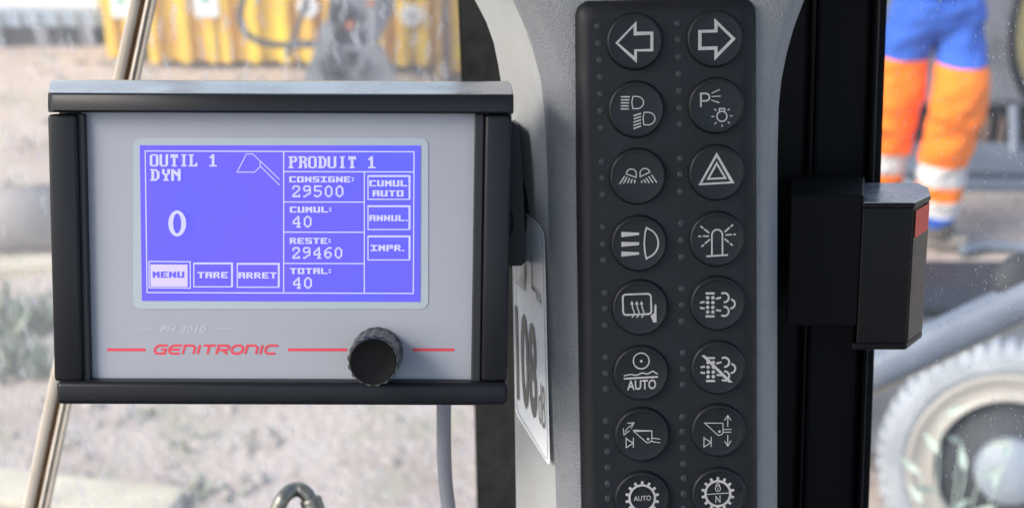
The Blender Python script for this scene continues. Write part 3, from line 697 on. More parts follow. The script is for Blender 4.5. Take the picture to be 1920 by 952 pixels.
# latch on the frame
def latch():
    L = Plane(1700, 505, .635, 11.0)
    t = thing('door_latch', L.matrix(L.at(1660, 655)), 'chamfered black latch housing on the door frame', 'latch')
    def prism(name, foot, ytop, ybot, m, grow=0., bev=.0008, top=False):
        """foot: (pixel x on the front plane, metres back)"""
        vt, vb = [], []
        for x, back in foot:
            b = L.at(x, 505, -back)
            zt = (L.at(1700, ytop) - L.p).dot(L.u); zb = (L.at(1700, ybot) - L.p).dot(L.u)
            z0 = (b - L.p).dot(L.u); vt.append(b + L.u * (zt - z0)); vb.append(b + L.u * (zb - z0))
        n = len(foot); vs = vt + vb; fs = [tuple(range(n)), tuple(range(n, 2 * n))[::-1]] + [((i + 1) % n, i, n + i, n + (i + 1) % n) for i in range(n)]
        o = fixn(mesh(name, vs, fs, m, t))
        bm = bmesh.new(); bm.from_mesh(o.data); bmesh.ops.bevel(bm, geom=list(bm.edges), offset=bev, segments=2, affect='EDGES', profile=.5); bm.to_mesh(o.data); bm.free()
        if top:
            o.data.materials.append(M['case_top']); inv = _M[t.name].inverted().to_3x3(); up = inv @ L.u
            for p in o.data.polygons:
                if p.normal.dot(up) > .8: p.material_index = 1  # up-facing faces of the cap get the painted sky highlight
        return o
    prism('housing', [(1612, 0), (1706, 0), (1735, .022), (1727, .045), (1706, .058), (1612, .058)], 388, 648, M['latch'])
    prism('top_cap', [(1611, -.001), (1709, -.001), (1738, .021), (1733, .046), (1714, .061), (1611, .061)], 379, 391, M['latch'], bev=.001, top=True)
    prism('bottom_cap', [(1605, -.001), (1708, -.001), (1736, .021), (1730, .046), (1712, .061), (1605, .061)], 642, 655, M['latch'], bev=.001)
    prism('mounting_block', [(1478, .001), (1613, .001), (1613, .06), (1478, .06)], 366, 612, M['frame'])
    # glossy strip on the chamfer
    a, b = L.at(1706, 505), L.at(1736, 505, -.022)
    zt = (L.at(1700, 393) - L.p).dot(L.u); zb = (L.at(1700, 640) - L.p).dot(L.u)
    za, zb_ = (a - L.p).dot(L.u), (b - L.p).dot(L.u); nn = (b - a).cross(L.u).normalized()
    if nn.dot(L.n) < 0: nn = -nn
    a2, b2 = a.lerp(b, .06) + nn * .0004, a.lerp(b, .94) + nn * .0004
    vs = [a2 + L.u * (zt - za), b2 + L.u * (zt - zb_), b2 + L.u * (zb - zb_), a2 + L.u * (zb - za)]; vs += [v - nn * .002 for v in vs]
    fixn(mesh('glossy_strip', vs, [(0, 1, 2, 3), (7, 6, 5, 4), (0, 4, 5, 1), (1, 5, 6, 2), (2, 6, 7, 3), (3, 7, 4, 0)], M['latch_gloss'], t))
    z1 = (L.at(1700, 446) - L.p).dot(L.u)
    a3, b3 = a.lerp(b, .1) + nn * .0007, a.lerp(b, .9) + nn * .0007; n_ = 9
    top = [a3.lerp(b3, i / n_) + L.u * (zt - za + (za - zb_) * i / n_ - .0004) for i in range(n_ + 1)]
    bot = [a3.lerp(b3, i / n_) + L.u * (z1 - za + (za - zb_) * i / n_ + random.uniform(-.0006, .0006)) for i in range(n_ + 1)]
    mesh('red_reflection', top + bot, [(i, i + 1, n_ + 2 + i, n_ + 1 + i) for i in range(n_)], M['latch_red'], t)  # red reflection on the chamfer, painted as a thin coloured patch
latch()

# ---------------------------------------------------------------- grey pillar cover
KP = Plane(1250, 476, .600, 8.5, 2.7, 1.7)
def interp(tab, y):
    if y <= tab[0][0]: 
        (y0, x0), (y1, x1) = tab[0], tab[1]
    elif y >= tab[-1][0]: (y0, x0), (y1, x1) = tab[-2], tab[-1]
    else:
        for (y0, x0), (y1, x1) in zip(tab, tab[1:]):
            if y0 <= y <= y1: break
    return x0 + (x1 - x0) * (y - y0) / (y1 - y0)
XL = [(-120, 835), (-60, 862), (0, 890), (40, 911), (81, 926), (121, 934), (151, 939), (220, 948), (320, 955), (450, 960), (765, 965), (1100, 970)]
XC = [(-120, 880), (-60, 925), (0, 961), (55, 986), (101, 1001), (151, 1014), (202, 1020), (262, 1024), (353, 1027), (479, 1029), (574, 1034), (806, 1039), (952, 1043), (1100, 1048)]
XR = [(-120, 1600), (-60, 1545), (0, 1508), (50, 1489), (100, 1475), (150, 1465), (200, 1460), (300, 1457.5), (1100, 1457)]
pc = thing('pillar_cover', KP.matrix(KP.at(1200, 1100, -.03)), 'grey grained plastic pillar cover holding the black keypad', 'pillar')
def loft(cols, rows):
    vs = [KP.at(x, y, -t) for y in rows for x, t in cols(y)]; w = len(cols(0))
    fs = [(j * w + i, (j + 1) * w + i, (j + 1) * w + i + 1, j * w + i + 1) for j in range(len(rows) - 1) for i in range(w - 1)]
    return vs, fs
ROWS = [-120, -90, -60, -30, 0, 20, 40, 60, 80, 100, 121, 140, 151, 170, 186, 202, 230, 262, 300, 353, 420, 479, 574, 700, 806, 880, 952, 1030, 1100]
def front_cols(y):
    c, r = interp(XC, y), interp(XR, y); k = 1080 + .012 * max(y, 0)
    g = max(0., min(1., (220 - y) / 220))          # the cover flares at the top
    return [(c, .0125), (c + 5, .0092), (c + 12, .0066 + .002 * g), (c + 22, .0044 + .003 * g), (c + 33, .0026 + .002 * g), (c + 44, .0014), (max(k - 3, c + 52), .0006), (k + 14, .0004), (1250, .0004), (1405, .0004), (1419, .0006), (r - 27, .0012), (r - 16, .003), (r - 8, .0065), (r - 3, .011), (r, .017), (r - .5, .030), (r - 4, .07)]
def side_cols(y):
    l, c = interp(XL, y), interp(XC, y)
    out = [(l + 1, .085), (l, .060)]
    for f in (.12, .3, .5, .7, .85, .95): out.append((l + (c - l) * f, .060 + (.0135 - .060) * f - .0016 * math.sin(f * math.pi)))
    return out + [(c, .0128)]
o = mesh('front_cover', *loft(front_cols, ROWS), M['pillar'], pc, True); fixn(o)
o = mesh('side_cover', *loft(side_cols, ROWS), M['pillar_side'], pc, True); fixn(o)

# ---------------------------------------------------------------- keypad
kp = thing('keypad', KP.matrix(KP.at(1255, 1040)), 'black rubber keypad panel with two columns of round buttons on grey pillar', 'keypad')
def panel():
    # outline in pixels, rounded corners at the top
    left = lambda y: 1079 + .004 * y + 1.1e-5 * max(y - 100, 0) ** 2
    right = lambda y: 1416 + .003 * y
    def outline(ins):
        pts = []
        r = 30
        for a in range(180, 269, 15): pts.append((left(0) + ins + r + (r) * math.cos(R(a)), 2 + ins + r + r * math.sin(R(a))))
        for a in range(270, 361, 15): pts.append((right(0) - ins - r + r * math.cos(R(a)), -4 + ins + r + r * math.sin(R(a))))
        for y in (120, 320, 520, 720, 900, 1040): pts.append((right(y) - ins, y))
        for y in (1040, 900, 720, 520, 320, 120): pts.append((left(y) + ins, y))
        return pts
    levels = [(-1.5, -.002), (0, .0012), (1.5, .0024), (9, .0042), (18, .0053), (23, .0057), (28, .0058)]
    vs, fs = [], []
    for ins, h in levels: vs += [KP.at(x, y, h) for x, y in outline(ins)]
    n = len(outline(0))
    for k in range(len(levels) - 1):
        for i in range(n):
            j = (i + 1) % n; fs.append((k * n + i, k * n + j, (k + 1) * n + j, (k + 1) * n + i))
    fs.append(tuple(range((len(levels) - 1) * n, len(levels) * n)))
    o = fixn(mesh('body', vs, fs, M['rubber'], kp, True)); o.data.set_sharp_from_angle(angle=R(50)); return o
panel()
H0 = .0058
BT = [(1189, 78, 51.5), (1339, 73, 51.5), (1192, 205, 51.5), (1341, 198, 51), (1194.5, 330, 51.5), (1342, 323, 51), (1197, 455, 51.5), (1343, 447, 51), (1199, 575, 51.5), (1344, 567, 50.5), (1200.5, 697, 51), (1345, 687, 50), (1202.5, 812, 50.5), (1345, 804, 49.5), (1203, 931, 51), (1346, 923, 50)]
BTN = []
for x, y, r in BT:
    c = KP.at(x, y, H0 - .0006); rr = r * KP.px2m(x, y)
    o = mesh('button', *lathe(c, KP.n, [(rr * 1.05, .0003), (rr * 1.035, .0008), (rr * 1.02, .0016), (rr * 1.0, .0024), (rr * .975, .0029), (rr * .945, .0031), (rr * .91, .00312), (rr * .87, .003), (rr * .80, .0029)], 48), M['button'], kp, True)
    o.data.set_sharp_from_angle(angle=R(60)); BTN.append(o)
FACE = H0 - .0006 + .0029
LD = [(1121, 50), (1123, 82), (1125, 113), (1126, 145), (1127, 177), (1127, 208), (1128, 240), (1129, 303), (1130, 334), (1130.5, 365), (1131, 426), (1131.6, 458), (1132, 488), (1134.6, 549), (1135, 579), (1135, 610), (1136, 670), (1136, 700), (1136.5, 729), (1137, 789), (1138.8, 818), (1139.5, 846), (1140, 876), (1140, 906), (1140, 934)]
RD = [(1271, 45), (1272, 75), (1273, 107), (1273, 139), (1274, 171), (1275, 203), (1275.5, 233), (1276, 297), (1276, 327), (1276, 359), (1278, 419), (1278, 450.5), (1278, 482), (1279, 541.5), (1279, 571.5), (1279, 602), (1281, 661.6), (1281, 692), (1281, 721), (1280, 781), (1280, 809), (1281, 839), (1282, 869), (1282.5, 896), (1282.5, 925), (1282.5, 953)]
for x, y in LD + RD:
    rr = 6.6 * KP.px2m(x, y)
    mesh('indicator_dot', *lathe(KP.at(x, y, H0 - .0002), KP.n, [(rr, 0), (rr, .00025), (rr * .8, .0004), (rr * .3, .00045)], 16), M['dot'], kp, True)

def sym(i, ox, oy, k, draw):
    p = Print(KP.at, ox, oy, k, FACE + .00006); draw(p); p.build('symbol', M['symbol'], BTN[i])
def arc(cx, cy, rx, ry, a0, a1, n=12): return [(cx + rx * math.cos(R(a0 + (a1 - a0) * i / n)), cy + ry * math.sin(R(a0 + (a1 - a0) * i / n))) for i in range(n + 1)]
A = (1080, 0, 3.1725); B = (1080, 250, 3.525); Cc = (1080, 500, 3.6625); D = (1080, 700, 3.7775)
sym(0, *A, lambda p: p.ring([(233, 257), (360, 127), (360, 190), (460, 190), (460, 307), (362, 307), (362, 377)], [(252, 257), (343, 160), (343, 213), (442, 208), (442, 292), (346, 295), (346, 338)]))
sym(1, *A, lambda p: p.ring([(950, 232), (823, 110), (823, 178), (727, 180), (727, 300), (823, 297), (823, 362)], [(925, 232), (842, 150), (842, 194), (747, 197), (747, 279), (842, 276), (842, 316)]))
def s2(p):
    for y, x1 in ((577, 320), (595, 317), (613, 315), (631, 313), (649, 314)): p.line([(267, y), (x1, y)], 8)
    p.line([(338, 575)] + arc(358, 611, 44, 37, -82, 82) + [(338, 647), (332, 611)], 6, True)
    for y0, y1 in ((690, 675), (709, 694), (728, 713), (747, 732), (766, 750)): p.line([(342, y0), (387, y1)], 8)
    p.line([(405, 669)] + arc(425, 706, 45, 38, -82, 82) + [(404, 743), (399, 706)], 6, True)
sym(2, *A, s2)
def s3(p):
    p.line([(743, 638), (743, 557), (772, 557)] + arc(772, 579, 22, 22, -80, 80, 8) + [(772, 601), (749, 601)], 10)
    for a, b in (((807, 556), (855, 533)), ((807, 575), (861, 573)), ((805, 596), (853, 612))): p.line([a, b], 6)
    p.circle(868, 693, 30, 7); p.line([(853, 664), (853, 647), (884, 647), (884, 664)], 7)
    for a, b in (((805, 694), (822, 694)), ((915, 690), (931, 690)), ((823, 648), (835, 660)), ((913, 647), (902, 659)), ((825, 740), (835, 728)), ((914, 735), (903, 725)), ((869, 741), (869, 756))): p.line([a, b], 6)
sym(3, *A, s3)
def s4(p):
    p.line([(333, 269)] + arc(366, 270, 34, 34, 190, 345, 8) + [(397, 292)], 7, True)
    p.line([(424, 287)] + arc(456, 265, 33, 33, 190, 345, 8), 7, True)
    for a, b in (((322, 283), (288, 335)), ((338, 288), (313, 333)), ((355, 297), (339, 330)), ((372, 303), (362, 330)), ((390, 308), (386, 330)), ((432, 312), (436, 328)), ((448, 305), (461, 328)), ((463, 295), (485, 328)), ((480, 285), (510, 327)), ((500, 275), (534, 326))): p.line([a, b], 8)
sym(4, *B, s4)
def s5(p):
    p.ring([(930, 125), (1048, 330), (808, 344)], [(930, 157), (1020, 319), (832, 329)]); p.ring([(930, 185), (998, 302), (862, 308)], [(930, 212), (976, 290), (884, 295)])
sym(5, *B, s5)
def s6(p):
    for q in ([(300, 651), (417, 656), (417, 671), (300, 686)], [(300, 717), (417, 719), (417, 738), (300, 749)], [(300, 780), (417, 786), (417, 800), (300, 815)]): p.poly(q[::-1])
    p.line([(466, 624)] + arc(452, 725, 92, 98, -72, 72, 12) + [(466, 828), (456, 790), (451, 725), (456, 660)], 10, True)
sym(6, *B, s6)
def s7(p):
    p.line([(898, 803)] + arc(933, 672, 35, 36, 180, 360, 12) + [(968, 801)], 10); p.line([(862, 812), (1005, 803)], 11)
    for a, b in (((823, 613), (842, 628)), ((848, 633), (880, 658)), ((807, 680), (827, 680)), ((838, 679), (878, 679)), ((829, 749), (846, 735)), ((852, 728), (886, 700)), ((1037, 603), (1022, 617)), ((1015, 622), (983, 652)), ((1056, 668), (1040, 668)), ((1030, 669), (988, 671)), ((1035, 740), (1018, 727)), ((1010, 720), (982, 696))): p.line([a, b], 10)
sym(7, *B, s7)
def s8(p):
    p.line(arc(343, 212, 22, 22, 180, 270, 5) + arc(492, 207, 22, 22, 270, 360, 5) + arc(496, 302, 22, 22, 0, 90, 5) + arc(346, 308, 22, 22, 90, 180, 5), 12, True)
    for dx in (0, 33, 66):
        p.line([(384 + dx, 348), (398 + dx, 330), (400 + dx, 310), (390 + dx, 285), (384 + dx, 255)], 8); p.poly([(397 + dx, 258), (384 + dx, 232), (371 + dx, 258)])
    p.poly([(530, 381), (553, 381), (552, 262), (541, 256), (536, 318), (512, 335)])
sym(8, *Cc, s8)
def dpf(p, dx, dy):
    p.rect(890 + dx, 175 + dy, 952 + dx, 189 + dy); p.rect(890 + dx, 332 + dy, 952 + dx, 347 + dy)
    for x in (904, 940):
        for y in (212, 245, 278, 310): p.disc(x + dx, y + dy, 12)
    for a, b in (((852, 246), (883, 240)), ((852, 281), (883, 286)), ((960, 220), (996, 210)), ((962, 297), (996, 301))): p.line([(a[0] + dx, a[1] + dy), (b[0] + dx, b[1] + dy)], 13)
    p.circle(1017 + dx, 211 + dy, 32, 13, -125, 95); p.circle(1017 + dx, 305 + dy, 32, 13, -95, 125); p.circle(1060 + dx, 254 + dy, 31, 13, -82, 90)
sym(9, *Cc, lambda p: dpf(p, 0, 0))
def s10(p):
    p.circle(448, 645, 54, 8, n=40); p.disc(448, 647, 9)
    p.line([(328, 748), (375, 737), (415, 744), (455, 727), (490, 735), (528, 715), (562, 736)], 8); p.line([(328, 767), (562, 754)], 12)
    p.text('AUTO', (351, 847), (200, -9), (0, -68), .02)
sym(10, *Cc, s10)
def s11(p): dpf(p, 3, 443); p.poly([(1048, 793), (1076, 792), (884, 606), (861, 607)])
sym(11, *Cc, s11)
def diode(p, x, y): p.line([(x, y), (x, y + 75)], 6); p.line([(x, y + 8), (x + 50, y + 40), (x, y + 73)], 6); p.line([(x + 51, y), (x + 51, y + 72)], 6)
def s12(p):
    p.line([(348, 412), (362, 388), (382, 372), (405, 352)], 6); p.line([(364, 350), (410, 347), (390, 389)], 6); p.line([(335, 387), (340, 433), (379, 402)], 6)
    p.line([(405, 404), (537, 404), (537, 466)] + arc(510, 462, 27, 26, 10, 150, 8) + [(405, 404)], 6, True); p.disc(511, 463, 9)
    p.line([(537, 455), (597, 463)], 6); p.line([(535, 479), (597, 489)], 6); diode(p, 355, 451)
sym(12, *D, s12)
def s13(p):
    p.line([(912, 349), (1040, 350), (1042, 408)] + arc(1015, 408, 27, 27, 10, 140, 8), 6, True); p.disc(1016, 409, 9)
    p.line([(1045, 395), (1100, 393)], 6); p.line([(1045, 415), (1100, 412)], 6)
    p.line([(1075, 376), (1075, 300)], 6); p.line([(1051, 331), (1075, 296), (1098, 331)], 6); p.line([(1075, 432), (1075, 510)], 6); p.line([(1052, 477), (1075, 512), (1098, 474)], 6); diode(p, 906, 446)
sym(13, *D, s13)
def gear(p, cx, cy, ro, ri, rt, n=14):
    p.circle(cx, cy, (ro + ri) / 2, ro - ri, n=48)
    for i in range(n):
        a = 2 * math.pi * (i + .5) / n; c, s = math.cos(a), math.sin(a); w = 10
        p.poly([(cx + (ro - 4) * c + w * s, cy + (ro - 4) * s - w * c), (cx + rt * c + w * s * .85, cy + rt * s - w * c * .85), (cx + rt * c - w * s * .85, cy + rt * s + w * c * .85), (cx + (ro - 4) * c - w * s, cy + (ro - 4) * s + w * c)][::-1])
def s14(p): gear(p, 469, 880, 98, 83, 120); p.text('AUTO', (409, 902), (122, -6), (0, -36), .012)
sym(14, *D, s14)
def s15(p):
    gear(p, 1005, 848, 96, 80, 118); p.line([(926, 854), (1086, 843)], 6)
    p.line(arc(1005, 812, 18, 20, 0, 360, 16)[:-1], 6, True); p.line([(993, 798)] + arc(1005, 790, 12, 14, 180, 360, 8) + [(1017, 798)], 6); p.line([(1005, 806), (1005, 820)], 5)
    p.text('N', (988, 914), (35, -2), (0, -50), .01)
sym(15, *D, s15)

# ---------------------------------------------------------------- noise sticker on the pillar's side
_a, _b, _c = KP.at(960, 470, -.060), KP.at(966, 850, -.060), KP.at(1037, 690, -.0128)
_n = (_b - _a).cross(_c - _a).normalized()
if _n.dot(C0 - _a) < 0: _n = -_n
def on_side(px, py, off=0.):
    r = ray(px, py); o = _a + _n * (off + .0022); return C0 + r * ((o - C0).dot(_n) / r.dot(_n))
st = thing('noise_sticker', on_side(968, 800), 'white noise level sticker reading 108 dB on the pillar side', 'sticker')
def outline_st(i):
    tl, tr, br, bl = (963, 378), (1021, 440), (1031, 872), (966, 772)
    # inset parallelogram with rounded right corners
    pts = [(963 + i * .6, 378 + i * 2.0), (1012 - i, 422 + i * .6), (1019 - i, 434 + i * .3), (1021.5 - i, 452), (1031 - i, 862 - i * 2.6), (1030 - i, 870 - i * 2.6), (1026 - i, 868 - i * 2.6), (970 + i * .6, 780 - i * 1.2), (966.5 + i * .6, 768 - i)]
    return pts
p = Print(on_side, off=.0); p.poly(outline_st(0)[::-1]); p.build('backing', M['sticker'], st)
p = Print(on_side, off=.00025); p.line(outline_st(4.2), .7, True); p.build('border_line', M['stick_line'], st)
p = Print(on_side, off=.0003); p.text('108', (969, 748), (39, 44), (-4, -180), .03); p.build('number', M['stick_print'], st)
p = Print(on_side, off=.0003); p.text('dB', (1009.5, 788), (13, 20), (-1, -78), .0); p.text('L', (996, 540), (6.5, 9), (-1, -62)); p.text('WA', (1003.5, 562), (12, 14), (0, -24)); p.build('lettering', M['stick_line'], st)
p = Print(on_side, off=.0003)
for k in range(4):
    w = 9 - k * 2; p.line([(976 - w, 470 + k * 6), (984, 484 + k * 2), (985.5 - k, 515), (984 - k, 545 - k * 6), (976 - w + k, 528 - k * 5)], 1.1)
p.build('emblem', M['stick_line'], st)

# ---------------------------------------------------------------- the monitor
MP = Plane(526, 457, .580, 7.6, -.2, -1.0)
mo = thing('weighing_monitor', MP.matrix(MP.at(526, 740, -.02)), 'black framed weighing monitor with lit blue screen and knob', 'monitor')
mesh('rear_housing', *box_px(MP, 112, 178, 938, 735, -.004, -.032, .004), M['case_dark'], mo)
mesh('front_plate', *box_px(MP, 158, 205, 890, 722, 0, -.004), M['plate'], mo)
def top_bar():
    # front face, rounded front edge, top that slopes up to the back; (pixel row, metres back, inset at the ends)
    pf = [(212, .010, 4), (212.5, -.0062, 1.8), (211, -.0073, .8), (208, -.0078, 0), (181, -.0078, 0), (178, -.0074, .2), (175.5, -.0060, .5), (173.6, -.0035, 1), (171.5, -.0010, 1.5), (166, .0035, 2), (159, .0095, 3.5), (154.5, .0135, 6), (152, .0160, 9.5), (151, .0185, 14), (156, .0215, 14), (205, .030, 14)]
    vs, fs = [], []
    for y, t, i in pf:
        for x in (90 + i, 91.2 + i * 1.15, 93.5 + i * 1.5, 100 + i * 2, 526, 953 - i * 2, 959.5 - i * 1.5, 961.8 - i * 1.15, 963 - i):
            k = .0 if 94 < x < 959 else (.0012 if 91.6 < x - i * 0 < 961.4 else .0035)
            vs.append(MP.at(x, y + (x - 526) * .0035, -t - k * (1 if t < .0 else 0)))
    w = 9
    for j in range(len(pf)):
        jj = (j + 1) % len(pf)
        for i in range(w - 1): fs.append((j * w + i, j * w + i + 1, jj * w + i + 1, jj * w + i))
    fs += [tuple(j * w for j in range(len(pf))), tuple(j * w + w - 1 for j in range(len(pf)))[::-1]]
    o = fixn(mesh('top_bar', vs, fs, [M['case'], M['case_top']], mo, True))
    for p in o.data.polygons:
        if p.index < (len(pf)) * (w - 1) and 6 <= p.index // (w - 1) <= 12: p.material_index = 1  # upper faces take the paler colour as a painted highlight
    return o
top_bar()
mesh('bottom_bar', *box_px(MP, 104.5, 717, 951.5, 760, .0075, -.030, .0022, 4), M['case'], mo, True)
for a, b in ((93.5, 149), (906, 955)):
    mesh('side_bar', *box_px(MP, a + (1 if a < 500 else 0), 215, b, 715, .0055, -.028, .0014, 3), M['case'], mo, True)
for a, b in ((150, 163.5), (886.5, 904.5)):
    mesh('inner_lip', *box_px(MP, a, 213.5, b, 716, .0032, -.003, .0006, 2), M['case_lip'], mo)
mesh('lower_lip', *box_px(MP, 163.5, 714, 886.5, 717.5, .0012, -.003, .0004, 2), M['case_lip'], mo)
for o in mo.children:
    if o.name.split('.')[0] in ('top_bar', 'bottom_bar', 'side_bar'): o.data.set_sharp_from_angle(angle=R(35))

def rounded(x0, y0, x1, y1, r, n=6):
    return arc(x0 + r, y0 + r, r, r, 180, 270, n) + arc(x1 - r, y0 + r, r, r, 270, 360, n) + arc(x1 - r, y1 - r, r, r, 0, 90, n) + arc(x0 + r, y1 - r, r, r, 90, 180, n)
p = Print(MP.at, off=.00025); p.poly(rounded(249.5, 259, 803, 579, 15)[::-1]); bz = p.build('screen_bezel', M['bezel'], mo)
p = Print(MP.at, off=.0005); p.poly([(266, 563.5), (787.5, 565.5), (788.5, 273), (262, 272.5)]); scr = p.build('screen', M['lcd'], mo)
VGA = {'O': '7CC6C6C6C6C6C6C6C67C', 'U': 'C6C6C6C6C6C6C6C6C67C', 'T': '7E7E5A1818181818183C', 'I': '3C18181818181818183C', 'L': 'F06060606060606266FE', '1': '1838781818181818187E', 'D': 'F86C6666666666666CF8', 'Y': '666666663C181818183C', 'N': 'C6E6F6FEDECEC6C6C6C6', 'P': 'FC6666667C60606060F0', 'R': 'FC6666667C6C666666E6', ' ': '00' * 10,
       '2': '3C42420204081020427E', '9': '3C4242463A02020C1060', '5': '7E4040407C0202024438', '0': '18244242424242422418', '4': '040C142444447E04040E', '6': '0E1020405C6242422418'}
SM = dict(C='111111 110000 110000 110000 111111', O='111111 110011 110011 110011 111111', N='110011 111011 111111 110111 110011', S='111111 110000 111111 000011 111111', I='111111 001100 001100 001100 111111', G='111111 110000 110111 110011 111111', E='111111 110000 111110 110000 111111', M='110011 111111 111111 110011 110011', U='110011 110011 110011 110011 111111', L='110000 110000 110000 110000 111111', A='111111 110011 111111 110011 110011', T='111111 001100 001100 001100 001100', R='111110 110011 111110 110110 110011', P='111111 110011 111111 110000 110000')
SM[':'] = '000 110 000 110 000'; SM['.'] = '000 000 000 000 110'
Z = (240, 250, 1673 / 580)
def big(p, s, x0, y0, x1, y1, pitch=8, gw=7, grow=.09):
    w = (len(s) - 1) * pitch + gw; rows = [''] * 10
    for ch in s:
        for j in range(10): rows[j] += format(int(VGA[ch][2 * j:2 * j + 2], 16), '08b').ljust(pitch, '0')[:pitch]
    p.bits([r[:w + 1] for r in rows], w, x0, y0, x1, y1, grow)
def small(p, s, x0, y0, x1, y1):
    rows = [''] * 5
    for ch in s:
        for j, r in enumerate(SM[ch].split()): rows[j] += r + '0'
    w = len(rows[0]) - 1; p.bits([r[:w] for r in rows], w, x0, y0, x1, y1, .02)
tx = Print(MP.at, *Z, off=.0007)
tx.line([(93, 96), (1547, 100), (1543, 865), (103, 860)], 6, True)
tx.line([(842, 98), (842, 862)], 6); tx.line([(842, 207), (1546, 209)], 6); tx.line([(1278, 209), (1278, 863)], 6)
for y in (371, 534, 703): tx.line([(843, y), (1278, y + 1)], 6)
def btn_box(x0, y0, x1, y1):
    tx.line([(x0 + 3, y0 + 5), (x1 - 5, y0 + 5), (x1 - 5, y1 - 3), (x0 + 3, y1 - 3)], 6, True)
    tx.rect(x0, y0 - 2, x1 + 1, y0 + 8); tx.rect(x1 - 10, y0, x1 + 1, y1 - 4)
for q in ((1295, 228, 1527, 360), (1295, 391, 1527, 523), (1295, 554, 1527, 687), (353, 700, 567, 832), (588, 702, 820, 834)): btn_box(*q)
tx.line([(114, 692), (336, 694), (337, 836), (114, 834)], 6, True)
tx.line([(590, 210), (640, 112), (675, 112), (715, 150), (715, 180), (685, 210)], 4.5, True); tx.line([(715, 150), (820, 250)], 4.5); tx.line([(716, 178), (820, 280)], 4.5)
big(tx, 'OUTIL 1', 118, 114, 480, 179); big(tx, 'DYN', 120, 194, 284, 256); big(tx, 'PRODUIT 1', 868, 125, 1338, 188)
for s, q in (('29500', (884, 283, 1170, 344)), ('40', (886, 447, 998, 508)), ('29460', (884, 616, 1164, 676)), ('40', (888, 778, 1000, 838))): big(tx, s, *q, 9, 8, .24)
tx.ring(arc(266, 487, 48, 70, 0, 360, 40)[:-1], arc(266, 487, 22, 54, 0, 360, 40)[:-1])
for s, q in (('CONSIGNE:', (872, 233, 1228, 265)), ('CUMUL:', (875, 396, 1106, 428)), ('RESTE:', (875, 565, 1102, 597)), ('TOTAL:', (876, 728, 1103, 760)), ('CUMUL', (1305, 254, 1510, 287)), ('AUTO', (1323, 308, 1490, 341)), ('ANNUL.', (1305, 442, 1519, 474)), ('IMPR.', (1312, 603, 1500, 636)), ('TARE', (376, 749, 540, 782)), ('ARRET', (597, 751, 804, 784))): small(tx, s, *q)
tx.build('display_text', M['lcd_text'], scr)
p = Print(MP.at, *Z, off=.0009); p.poly([(122, 828), (323, 829), (322, 709), (121, 708)]); p.build('menu_highlight', M['lcd_fill'], scr)
p = Print(MP.at, *Z, off=.0011); small(p, 'MENU', 133, 747, 304, 780); p.build('menu_text', M['lcd'], scr)

# front print
rd = Print(MP.at, off=.0001)
for x0, x1 in ((201, 273), (540, 651), (774, 852)): rd.rect(x0, 652.5, x1, 658)
def logo(p):
    # wide slanted capitals drawn as strokes in a unit cell
    h, y1, sw = 17.2, 663.4, 4.3
    T = {'G': [[(1, .06), (.3, .06), (.06, .3), (.06, .7), (.28, .94), (.94, .94), (.94, .5), (.55, .5)]], 'E': [[(1, .06), (.3, .06), (.06, .3), (.06, .7), (.28, .94), (1, .94)], [(.1, .5), (.9, .5)]],
         'N': [[(.06, 1), (.06, .06), (.7, .06), (.94, .3), (.94, 1)]], 'I': [[(.5, 0), (.5, 1)]], 'T': [[(0, .06), (1, .06)], [(.5, .1), (.5, 1)]],
         'R': [[(.06, 1), (.06, .06), (.78, .06), (.94, .2), (.94, .42), (.78, .56), (.1, .56)], [(.5, .58), (.95, 1)]], 'O': [[(.3, .06), (.7, .06), (.94, .3), (.94, .7), (.7, .94), (.3, .94), (.06, .7), (.06, .3)]], 'C': [[(1, .06), (.3, .06), (.06, .3), (.06, .7), (.28, .94), (.96, .94)]]}
    wd_ = {'I': .22}; x = 287.0; gap = 4.2; word = 'GENITRONIC'
    tot = sum(wd_.get(c, 1) for c in word); cell = (523 - 287 - gap * 9 - 6) / tot
    for c in word:
        w = cell * wd_.get(c, 1)
        for s in T[c]:
            pts = [(x + u * w + (1 - v) * h * .28, y1 - h + v * h) for u, v in s]
            p.line(pts, sw, closed=(c == 'O'))
        x += w + gap
logo(rd); rd.build('red_lettering', M['red'], mo)
ft = Print(MP.at, off=.0001); ft.text('PH 3010', (299, 623), (88, 0), (0, -13.5), .02, .25); ft.rect(248, 615, 286, 616.2); ft.rect(397, 614.5, 437, 616); ft.build('pale_lettering', M['faint'], mo)

# knob
kc = MP.at(708, 659.5, -.001); kr = 49 * MP.px2m(708, 659)
kb = mesh('knob', *lathe(kc, MP.n, [(kr * 1.0, 0), (kr * .995, .003), (kr * .985, .0036), (kr * .98, .0178), (kr * .965, .0188), (kr * .94, .0191)], 136, lambda a, k: 1 - (.065 * (.5 + .5 * math.cos(a * 17)) if k >= 1 else 0)), M['knob'], mo, True)
kb.data.set_sharp_from_angle(angle=R(40))
mesh('knob_cap', *lathe(kc + MP.n * .0188, MP.n, [(kr * .87, 0), (kr * .87, .0006), (kr * .85, .0011), (kr * .81, .0009), (kr * .3, .0006)], 48), M['knob_face'], kb, True)

# bracket between monitor and pillar
br = thing('monitor_bracket', MP.matrix(MP.at(965, 500, -.06)), 'black curved bracket joining the monitor to the pillar side', 'bracket')
BP = Plane(965, 370, .625, 7.6)
slab_px(BP, [(930, 225), (962, 228), (971, 236), (975, 250), (978, 300), (982, 380), (984, 430), (984, 492), (978, 498), (930, 500)], 0, -.02, 'arm', M['case'], br)
mesh('ball_joint', *lathe(MP.at(880, 420, -.055), Vector((.6, .7, 0)), [(.018, -.01), (.02, 0), (.02, .03), (.014, .04)], 24), M['case_dark'], br, True)

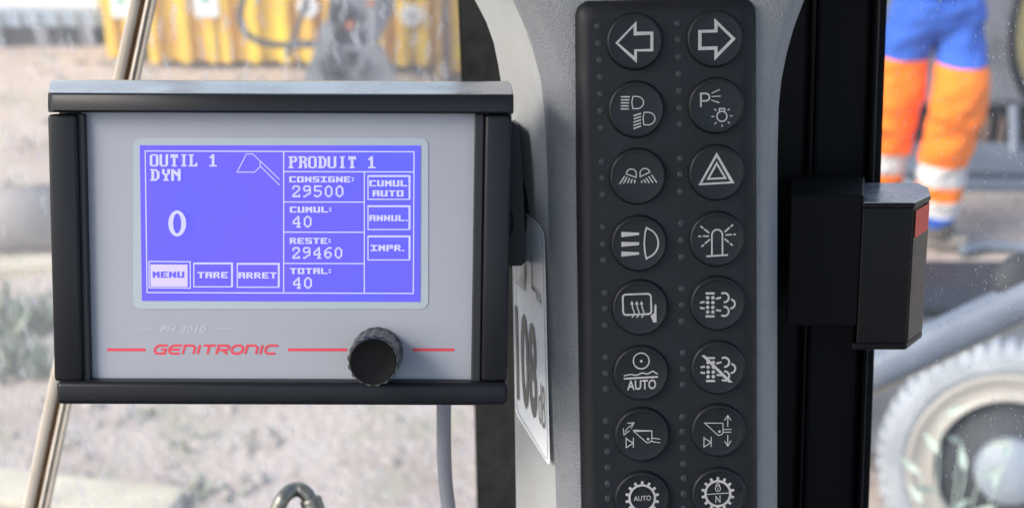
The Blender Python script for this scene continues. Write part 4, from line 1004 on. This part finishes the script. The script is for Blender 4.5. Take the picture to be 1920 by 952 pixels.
# cable, hose elbow, slanting rail
cb = thing('monitor_cable', P(850, 990, .66), 'grey cable hanging down from behind the monitor', 'cable')
mesh('sheath', *tube([P(830, 640, .645), P(832, 720, .65), P(832, 800, .66), (P(833, 860, .665)), P(836, 910, .67), P(842, 960, .675), P(852, 1060, .68), P(870, 1250, .69)], .0034, 16, 6), M['cable'], cb, True)
he = thing('steel_hose_elbow', P(520, 1000, .84), 'shiny bent steel hose with a collar standing below the monitor', 'hose')
rr = 14.2 / F * .84
el = [P(488, 1100, .84), P(508, 1000, .84), P(520, 956, .84), P(529, 936, .84), P(540, 923, .845), P(553, 917, .85), P(566, 919, .85), P(577, 929, .85), (P(585, 944, .85)), P(590, 960, .85)]
vs, fs = tube(el, rr, 20, 10)
mesh('elbow', vs, fs, M['steel'], he, True)
d = (P(593, 975, .85) - P(582, 938, .85)).normalized()
mesh('collar', *lathe(P(582, 935, .85), d, [(rr * 1.08, -.001), (rr * 1.45, 0), (rr * 1.5, .0016), (rr * 1.42, .003), (rr * 1.5, .0042), (rr * 1.52, .008), (rr * 1.3, .0095), (rr * 1.3, .03), (rr * 1.5, .031), (rr * 1.5, .06)], 30), M['steel'], he, True)
for k in range(5):
    a = R(200 + k * 40); s_ = d.orthogonal().normalized(); u = d.cross(s_)
    mesh('stud', *lathe(P(582, 935, .85) + d * .014 + (s_ * math.cos(a) + u * math.sin(a)) * rr * 1.25, (s_ * math.cos(a) + u * math.sin(a)), [(.0016, 0), (.0016, .001), (.0009, .0014)], 10), M['steel'], he, True)

RP = Plane(170, 476, .86, 20)
rl = thing('slanting_rail', RP.matrix(RP.at(30, 1020)), 'beige metal rail with rusty groove slanting behind the monitor', 'rail')
def strip(prof, name, m):
    rows = (-260, 0, 300, 600, 952, 1240); xl = lambda y: 243.5 - .2112 * y
    vs = [RP.at(xl(y) + dx, y, -t) for y in rows for dx, t in prof]; w = len(prof)
    fs = [(j * w + i, (j + 1) * w + i, (j + 1) * w + (i + 1) % w, j * w + (i + 1) % w) for j in range(len(rows) - 1) for i in range(w)]
    fs += [tuple(range(w)), tuple(range((len(rows) - 1) * w, len(rows) * w))[::-1]]
    o = fixn(mesh(name, vs, fs, m, rl, True)); o.data.set_sharp_from_angle(angle=R(40))
strip([(0, .004), (.8, .0012), (2.5, .0002), (8, 0), (16, .0004), (20, .0012), (20, .012), (0, .012)], 'flat_bar', M['rail'])
strip([(19.5, .0016), (23, .0042), (27, .0046), (30, .003), (30, .012), (19.5, .012)], 'rusty_groove', M['rust'])
strip([(29.8, .0032), (31, .0008), (34, 0), (37, .0008), (38.5, .0024), (38.5, .012), (29.8, .012)], 'ridge', M['rail2'])
strip([(38.3, .003), (41, .0016), (44, .0006), (48, .0008), (50.5, .003), (51, .012), (38.3, .012)], 'edge_bar', M['rail'])
